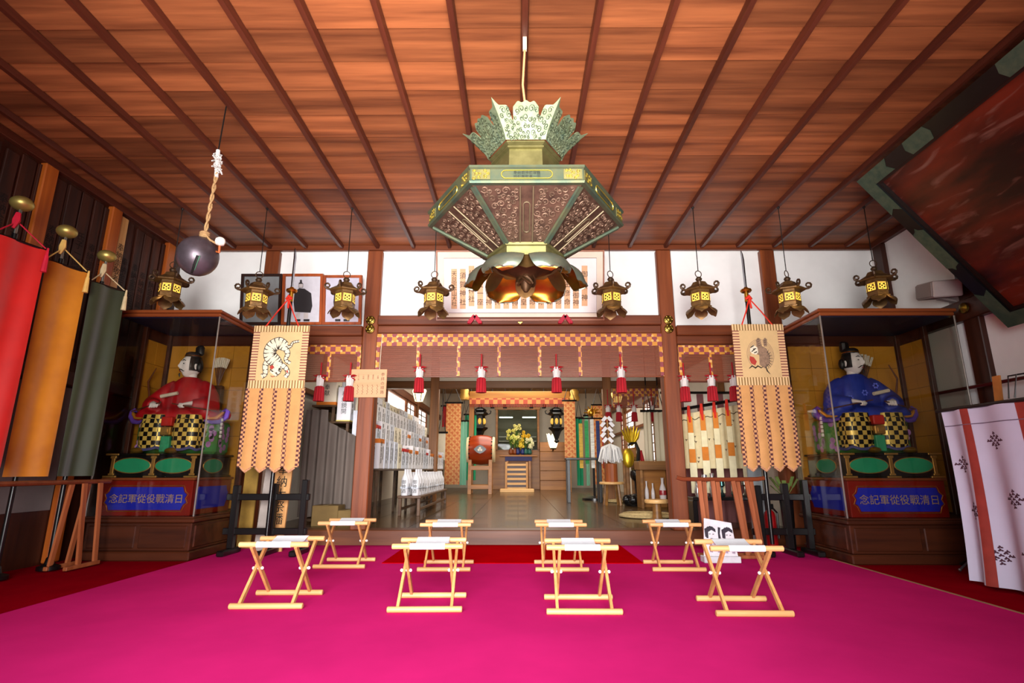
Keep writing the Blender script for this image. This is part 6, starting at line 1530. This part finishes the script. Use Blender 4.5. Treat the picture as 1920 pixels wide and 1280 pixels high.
hanging('brocade_banner', 'bright orange brocade banner right of the lotus lamp', 'banner', 1058, 1079, 752, 860, 17.4, BR2, 'orange brocade banners')
hanging('brocade_banner', 'long orange brocade banner behind the inner right column', 'banner', 1113, 1131, 760, 908, 17.4, BR2, 'orange brocade banners')
GC = M('green_curtain', '#1f9a6c', .7, var=.12, scale=4, stretch=(3, 1, .3)); GC2 = M('pale_green_curtain', '#8fd0b4', .7, var=.1, scale=4, stretch=(3, 1, .3))
hanging('green_curtain', 'bright green curtain behind the big drum', 'curtain', 872, 893, 778, 900, 18.4, GC, 'green curtains', .04, 20)
hanging('green_curtain', 'pale green curtain left of the big drum', 'curtain', 864, 876, 790, 909, 18.2, GC2, 'green curtains', .03, 12)
hanging('green_curtain', 'narrow bright green curtain right of the lotus lamp', 'curtain', 1080, 1091, 784, 910, 18.2, GC, 'green curtains', .03, 12)
hanging('green_curtain', 'pale green strip of curtain behind the black stand', 'curtain', 1097, 1103, 780, 910, 18.3, GC2, 'green curtains', .02, 9)
hanging('red_cloth', 'short red cloth hanging beside the left brocade banner', 'cloth', 829, 836, 762, 800, 17.6, REDC, None, .02, 9)
hanging('white_panel_cloth', 'cream lettered cloth panel between the inner left column and brocade banner', 'cloth', 822, 836, 812, 862, 15.0, CRM_, None)
# white curtains at the far right bay
WCUR = M('ivory_curtain', '#ddd3ba', .8, var=.06, scale=5, stretch=(3, 3, .3))
hanging('ivory_curtain', 'ivory curtain left of the dark post in the inner right bay', 'curtain', 1207, 1222, 772, 864, 12.2, WCUR, 'ivory curtains in the inner right bay', .02, 14)
hanging('ivory_curtain', 'ivory curtain right of the dark post in the inner right bay', 'curtain', 1227, 1246, 772, 866, 12.34, WCUR, 'ivory curtains in the inner right bay', .02, 14)
# stand with gold topped streamers
p = atZ(1105, 925, ZS); p = Vector((1.85, 13.5, ZS)); t = thing('streamer_stand', 'black stand with gold topped pole and coloured streamers in the inner right', 'stand', p)
b = MB(); b.tube([p, p + Vector((0, 0, 2.05))], .03, 8); b.lathe([(.3, 0), (.3, .05), (.06, .1)], p, 12); b.build('pole', LACQ, t, True)
b = MB(); b.ball(p + Vector((-.02, 0, 2.1)), .10, 12, 8)
for k in range(7): a = R(30 * k); b.tube([p + Vector((0, 0, 2.1)), p + Vector((.2 * math.cos(a), 0, 2.1 + .18 * math.sin(a)))], [.04, .012], 6)
b.build('gilt_top', GOLD, t, True)
for i, hx in enumerate(('#d0a83a', '#2a9a50', '#e0e0d8', '#22306a', '#c03020')):
    b = MB(); x = p.x - .3 + .14 * i; b.bbox(x - .045, x + .045, p.y - .06 - .01 * i, p.y - .05 - .01 * i, ZS + .75 + .1 * (i % 2), ZS + 1.95 - .06 * abs(i - 2), .002); b.build('streamer', M('streamer_' + hx[1:], hx, .6, var=.3, scale=14, stretch=(.5, 1, 2)), t)
b = MB(); b.tube([p + Vector((-.36, -.08, 1.95)), p + Vector((.36, -.08, 1.95))], .02, 6); b.build('arm', LACQ, t)
def trestle(label, px0, px1, pyt, Y, m, leg=.045, top=.05):
    x0 = atY(px0, 880, Y).x; x1 = atY(px1, 880, Y).x; zt = atY(px0, pyt, Y).z; t = thing('side_table', label, 'table', ((x0 + x1) / 2, Y, ZS), 'wooden side tables of the inner hall')
    b = MB(); b.bbox(x0, x1, Y - .2, Y + .2, zt - top, zt, .008); b.build('tabletop', m, t)
    for x in (x0 + .06, x1 - .06):
        for y in (Y - .15, Y + .15): b = MB(); b.bbox(x - leg / 2, x + leg / 2, y - leg / 2, y + leg / 2, ZS, zt - top, .005); b.build('leg', m, t)
    return (x0 + x1) / 2, zt
trestle('black lacquered table under the coloured streamers', 1060, 1128, 858, 12.6, LACQ, .07, .05)
W_SM = wood('small_table_wood', '#6a4420', '#9a6a34', 'X', 4, .45, .05, .1)
mx, mz = trestle('wooden side table beside the inner right column holding a small box', 1168, 1194, 858, 12.0, W_SM, .06)
b = MB(); b.bbox(mx - .14, mx + .14, 11.9, 12.1, mz, mz + .2, .01); t = thing('small_wooden_box', 'small wooden box with a round mark on the side table', 'box', (mx, 12, mz)); b.build('box_body', W_HON, t)
b = MB(); b.cyl((mx, 11.9, mz + .1), (mx, 11.895, mz + .1), .05, n=14); b.build('mark', LACQ, t)
# round stool with paper offering
def round_stool(label, px, pyb, pyt, Y, r, leg3=True):
    c = atY(px, pyb, Y); zt = atY(px, pyt, Y).z; t = thing('round_stool', label, 'stool', (c.x, Y, ZS), 'round wooden stools of the inner hall')
    b = MB(); b.lathe([(r * .96, zt - .05), (r, zt - .04), (r, zt - .01), (r * .96, zt)], (c.x, Y, 0), 20); b.build('seat', W_PALEX, t, 40)
    if leg3:
        for k in range(4): a = R(45 + 90 * k); b = MB(); b.tube([(c.x + r * .6 * math.cos(a), Y + r * .6 * math.sin(a), zt - .04), (c.x + r * .8 * math.cos(a), Y + r * .8 * math.sin(a), ZS)], .03, 6); b.build('leg', W_SM, t)
    else:
        b = MB(); b.lathe([(.075, ZS + .03), (.065, ZS + .1), (.065, zt - .05)], (c.x, Y, 0), 12); b.build('pedestal', W_SM, t, 40); b = MB(); b.lathe([(.16, ZS), (.16, ZS + .02), (.07, ZS + .035)], (c.x, Y, 0), 16); b.build('foot', W_SM, t)
    return Vector((c.x, Y, zt))
q = round_stool('round four legged wooden stool carrying the white paper offering', 1148, 930, 903, 11.6, .26)
b = MB(); b.lathe([(.13, 0), (.13, .36), (.12, .37)], q, 14); solo(b, 'wooden_tub', wood('tub_wood', '#7a3a18', '#a85a2c', 'Z', 5, .45, 0), 'reddish wooden tub on the round stool under the white paper offering', 'tub', q)
t = thing('paper_offering', 'bundle of white paper strips with a zigzag paper wand on the tub', 'paper', q + Vector((0, 0, .37)))
b = MB(); rp_ = random.Random(8)
for i in range(70):
    a = rp_.uniform(0, 6.28); r0 = rp_.uniform(.08, .28); o = q + Vector((0, 0, .78)); e = q + Vector((r0 * math.cos(a), r0 * .7 * math.sin(a), .372 + rp_.uniform(0, .12))); m_ = (o + e) / 2 + Vector((.06 * math.cos(a), .06 * math.sin(a), .06)); b.tube([o, m_, e], [.012, .03, .016], 4)
b.build('paper_strips', M('silver_paper', '#dcdad8', .6, var=.08, scale=20), t)['kind'] = 'stuff'
b = MB(); b.tube([q + Vector((0, 0, .5)), q + Vector((-.05, 0, 1.36))], .012, 6)
b.build('wand', W_PALEZ, t)
for s in (-1, 1):
    for i in range(5):
        b = MB(); x = q.x - .05 + s * (.05 + .035 * (i % 2)); z = q.z + 1.30 - .11 * i; b.bar((x - s * .03, q.y - .02, z + .045), (x + s * .05, q.y - .02, z - .045), .008, .07, (0, 0, 1)); b.build('zigzag_paper', WHITEP, t)
round_stool('small T shaped wooden stool beside the right column', 1233, 977, 936, 8.1, .17, False)
STRAW = M('straw', '#b8a070', .85, var=.25, scale=30, bump=.3); 
for k, (px, py, w) in enumerate(((1162, 941, .36), (1212, 969, .42))):
    c = atZ(px, py, ZS); t = thing('round_cushion', ('farther', 'nearer')[k] + ' round woven straw cushion on the floor of the inner hall', 'cushion', (c.x, c.y, ZS), 'round straw cushions')
    b = MB(); b.lathe([(w * .9, .0), (w, .015), (w, .035), (w * .9, .05), (.02, .052)], (c.x, c.y, ZS), 28); b.build('pad', STRAW, t, 40)
    b = MB()
    for i in range(5): rr = w * (.2 + .16 * i); b.tube([(c.x + rr * math.cos(R(a)), c.y + rr * math.sin(R(a)), ZS + .052) for a in range(0, 360, 12)], .012, 5, closed=True)
    b.build('woven_ring', STRAW, t, True)
# crane shaped candle holder
c = Vector((2.42, 11.4, ZS)); t = thing('crane_ornament', 'black and gilt crane shaped ornament with red drape in the inner right', 'ornament', c)
b = MB(); b.lathe([(.24, 0), (.26, .04), (.2, .1), (.12, .2), (.06, .24)], c, 14)
for k in range(6): a = R(60 * k); b.ball(c + Vector((.2 * math.cos(a), .2 * math.sin(a), .12)), (.1, .1, .1), 8, 6)
b.build('rocky_base', LACQ, t, True)
b = MB(); b.ball(c + Vector((0, 0, .62)), (.12, .16, .14), 12, 8); b.tube([c + Vector((0, 0, .22)), c + Vector((-.02, 0, .5))], .018, 6); b.tube([c + Vector((.05, 0, .22)), c + Vector((.03, 0, .5))], .018, 6)
b.tube([c + Vector((0, -.1, .68)), c + Vector((.03, -.14, .9)), c + Vector((.06, -.12, 1.1)), c + Vector((.0, -.14, 1.25)), c + Vector((-.1, -.15, 1.24)), c + Vector((-.18, -.16, 1.18))], [.06, .045, .035, .034, .03, .008], 8); b.build('crane_body', LACQ, t, True)
b = MB()
for k in range(7): a = R(55 + 12 * k); b.tube([c + Vector((-.05, 0, 1.2)), c + Vector((-.05 + .2 * math.cos(a), 0, 1.2 + .2 * math.sin(a))), c + Vector((-.05 + .34 * math.cos(a), 0, 1.2 + .42 * math.sin(a)))], [.015, .045, .005], 6)
b.ball(c + Vector((-.12, .06, .95)), (.12, .05, .2), 10, 8); b.build('gilt_leaves', M('gilt_leaf', '#c8a428', .35, .8), t, True)
b = MB(); b.tube([c + Vector((.1, -.1, 1.1)), c + Vector((.15, -.08, .8)), c + Vector((.14, -.05, .4))], [.03, .05, .03], 8); b.build('red_drape', REDC, t, True)
# cabinet with white vessels beside the right column
YC_ = 10.6; x0 = atY(1200, 880, YC_).x; x1 = atY(1262, 880, YC_).x; zt = atY(1220, 864, YC_).z
t = thing('open_cabinet', 'brown open fronted cabinet holding white vessels beside the right column', 'cabinet', ((x0 + x1) / 2, YC_ + .2, ZS))
b = MB(); b.bbox(x0 - .02, x1, YC_ - .02, YC_ + .42, zt - .17, zt, .008); b.build('cabinet_top', W_SM, t)
for a in (x0, x1 - .05): b = MB(); b.bbox(a, a + .05, YC_, YC_ + .4, ZS, zt - .17, .005); b.build('side_panel', W_SM, t)
b = MB(); b.bbox(x0 + .05, x1 - .05, YC_ + .37, YC_ + .4, ZS, zt - .17, .004); b.build('back_panel', W_HON, t)
b = MB(); b.bbox(x0 + .05, x1 - .05, YC_, YC_ + .37, ZS + .12, ZS + .16, .004); b.build('shelf', W_SM, t)
for i, (dx, h, r) in enumerate(((.14, .34, .035), (.26, .30, .032), (.45, .40, .06))):
    c = Vector((x0 + dx, YC_ + .15, ZS + .161)); b = MB(); b.lathe([(r, 0), (r * 1.15, h * .25), (r, h * .5), (r * .4, h * .75), (r * .45, h * .95), (r * .6, h)], c, 12)
    t2 = thing('white_vessel', ('slim white flask standing leftmost', 'slim white flask in the middle', 'rounder white flask with red pattern')[i] + ' in the open cabinet', 'flask', c, 'white flasks in the cabinet'); b.build('flask_body', M('white_glaze', '#e8e0e0', .2, var=.03), t2, True)
    if i == 2: b = MB(); b.lathe([(r * 1.17, h * .2), (r * 1.18, h * .3), (r * 1.1, h * .42)], c, 12, cap=False); b.build('red_pattern', M('red_glaze', '#a82a34', .3, var=.5, scale=60), t2)

# ------------------------------------------------------------------ hung curtain with orange ribbons in the right bay, and what stands behind it
Y1 = 7.7; pA = atY(1278, 767, 7.5); pB = atY(1378, 750, 7.5); t = thing('ribboned_curtain', 'cream curtain with orange ribbons hung from a black pole behind the right rack', 'curtain', ((pA.x + pB.x) / 2, 7.5, .55))
b = MB(); b.tube([pA - (pB - pA) * .02, pB + (pB - pA) * .4], .022, 8); b.build('pole', LACQ, t, True)
zbt = atY(1300, 878, 7.5).z; dv = (pB - pA) * 1.35
def kc(u, v): 
    p = pA + dv * u; return Vector((p.x, 7.5 + .02 + .018 * math.sin(u * 44), (p.z - .07) * (1 - v) + zbt * v)), Vector((-.6 * math.cos(u * 44), -1, 0)).normalized()
b = MB(); b.sheet(kc, 70, 6, .004); b.build('cloth', M('cream_curtain', '#d8cba0', .8, var=.08, scale=9, col2='#cbb88c'), t, 70)
b = MB(); b.tube([kc(i / 40, .12)[0] + Vector((0, -.012, .012 * math.sin(i * 1.5))) for i in range(41)], .006, 5); b.build('dark_seam', M('seam_brown', '#5a4a34', .8), t)
for i in range(5):
    u = .09 + .175 * i; p = pA + dv * u
    b = MB(); b.tube([(p.x, 7.475, p.z + .03), (p.x - .005, 7.472, p.z - .08), (p.x, 7.472, p.z - .2)], [.018, .026, .02], 6); b.build('scarlet_tie', M('scarlet_cord', '#d02a16'), t, True)
    zz = [p.z - .12, p.z - .34, p.z - .56, p.z - .74, max(zbt - .32, .42)]; cs_ = ['#d8822a', '#e8dcb0', '#d07a24', '#e6dcb4']
    for k in range(4):
        b = MB(); w = .035 + .004 * k; b.prism([(-w, zz[k + 1]), (w, zz[k + 1]), (w, zz[k] - .001), (-w, zz[k] - .001)], .0, .006, lambda a, c, d: (p.x + a, 7.468 - d - .002 * k, c)); b.build('ribbon', M('ribbon_' + cs_[k][1:], cs_[k], .7, var=.1, scale=10), t)
b = MB(); rs = random.Random(12)
for i in range(22):
    u = rs.uniform(.03, .97); v = rs.uniform(.2, .95); p, n_ = kc(u, v)
    for a in (30, 150, 270): b.stroke([(0, 0), (.018 * math.cos(R(a)), .018 * math.sin(R(a)))], [.012, .005], lambda q, w, d, p=p: (p.x + q, p.y - .02 - d, p.z + w), 0, .002)
b.build('leaf_print', M('leaf_print', '#6a5a4a', .8), t)
PUR = M('mauve_curtain', '#7a4a4a', .8, var=.15, scale=8, stretch=(3, 1, .3)); IVS = M('ivory_strip', '#d8cfc0', .8, var=.05)
t = thing('striped_curtain', 'striped white and maroon curtain high behind the ribboned curtain', 'curtain', (2.85, 8.1, .3))
for i in range(14):
    x = 2.2 + .1 * i; b = MB(); b.bbox(x, x + .097, 8.1, 8.108 + .006 * (i % 2), .30, 2.0, .002); b.build('strip', (IVS, IVS, PUR)[i % 3], t)
b = MB(); b.tube([(2.15, 8.1, 2.02), (3.4, 8.1, 2.02)], .02, 6); b.build('rod', LACQ, t)
b = MB(); b.sheet(lambda u, v: (Vector((2.2 + 1.15 * u, 7.9 + .02 * math.sin(u * 50), .95 - (.949 - ZS) * v)), Vector((-.6 * math.cos(u * 50), -1, 0)).normalized()), 60, 3, .004)
solo(b, 'mauve_cloth', PUR, 'mauve patterned cloth hanging low behind the slatted rack', 'cloth', (2.8, 7.9, .25), smooth=60)
# low black shelf with silver vessels behind the rack
t = thing('black_side_shelf', 'low black shelf with small metal vessels behind the slatted rack', 'shelf', (2.75, 7.35, ZS))
b = MB(); b.bbox(2.25, 3.25, 7.2, 7.5, ZS + .33, ZS + .37, .005); b.build('shelf_top', LACQ, t)
for x in (2.28, 3.22): b = MB(); b.bbox(x - .03, x + .03, 7.22, 7.48, ZS, ZS + .33, .005); b.build('side_panel', LACQ, t)
for i, (x, h, hx) in enumerate(((2.36, .22, '#c8c4c0'), (2.46, .28, '#b8b8bc'), (2.56, .30, '#d0ccc8'), (2.68, .2, '#3a5a5a'), (2.84, .12, '#4a6a64'), (2.98, .22, '#8a8a80'))):
    c = Vector((x, 7.33, ZS + .371)); b = MB(); b.lathe([(.025, 0), (.04, .02), (.012, .06), (.012, h * .6), (.04, h * .7), (.035, h)] if i % 2 else [(.03, 0), (.045, h * .3), (.03, h * .6), (.02, h * .8), (.03, h)], c, 10)
    solo(b, 'metal_vessel', M('vessel_' + hx[1:], hx, .25, .8), ('short silver jar', 'silver stemmed cup', 'tall silver jar', 'dark green stemmed cup', 'low teal bowl', 'grey stemmed cup')[i] + ' on the black shelf behind the slatted rack', 'vessel', c, 'metal vessels on the black shelf', smooth=40)
c = Vector((3.06, 6.85, ZS * 0)); t = thing('fire_extinguisher', 'small red fire extinguisher on the floor behind the right black stand', 'extinguisher', (2.92, 6.55, 0)); c = Vector((2.92, 6.55, 0))
b = MB(); b.lathe([(.06, 0), (.065, .02), (.065, .36), (.05, .41), (.02, .44)], c, 14); b.build('cylinder', M('extinguisher_red', '#8a0c10', .3), t, True)
b = MB(); b.bbox(c.x - .02, c.x + .05, c.y - .015, c.y + .015, .44, .5, .004); b.tube([c + Vector((.03, 0, .47)), c + Vector((.09, 0, .4)), c + Vector((.085, 0, .12))], .011, 6); b.build('valve_and_hose', LACQ, t)
b = MB(); b.bbox(2.74, 2.90, 6.6, 6.64, .0, 1.0, .004); solo(b, 'grey_panel', M('grey_panel', '#8a9498', .6, var=.08), 'narrow grey panel behind the right black stand', 'board', (2.82, 6.62, 0))
t = thing('potted_plant', 'small leafy plant in a dark pot behind the right black stand', 'plant', (3.02, 6.45, .0)); c = Vector((3.06, 6.4, .0))
b = MB(); b.lathe([(.05, 0), (.07, .5), (.075, .56), (.06, .56)], c, 12); b.build('pot', LACQ, t, 40)
b = MB(); rl = random.Random(6)
for i in range(9):
    a = rl.uniform(0, 6.28); o = c + Vector((0, 0, .56)); e = o + Vector((.12 * math.cos(a), .10 * math.sin(a), rl.uniform(.08, .22))); b.tube([o, e], .004, 4); b.bar(e - (e - o) * .25, e + (e - o) * .3, .045, .003)
b.build('leaves', M('leaf_pale', '#5c6e34', .6, var=.3, scale=20), t)
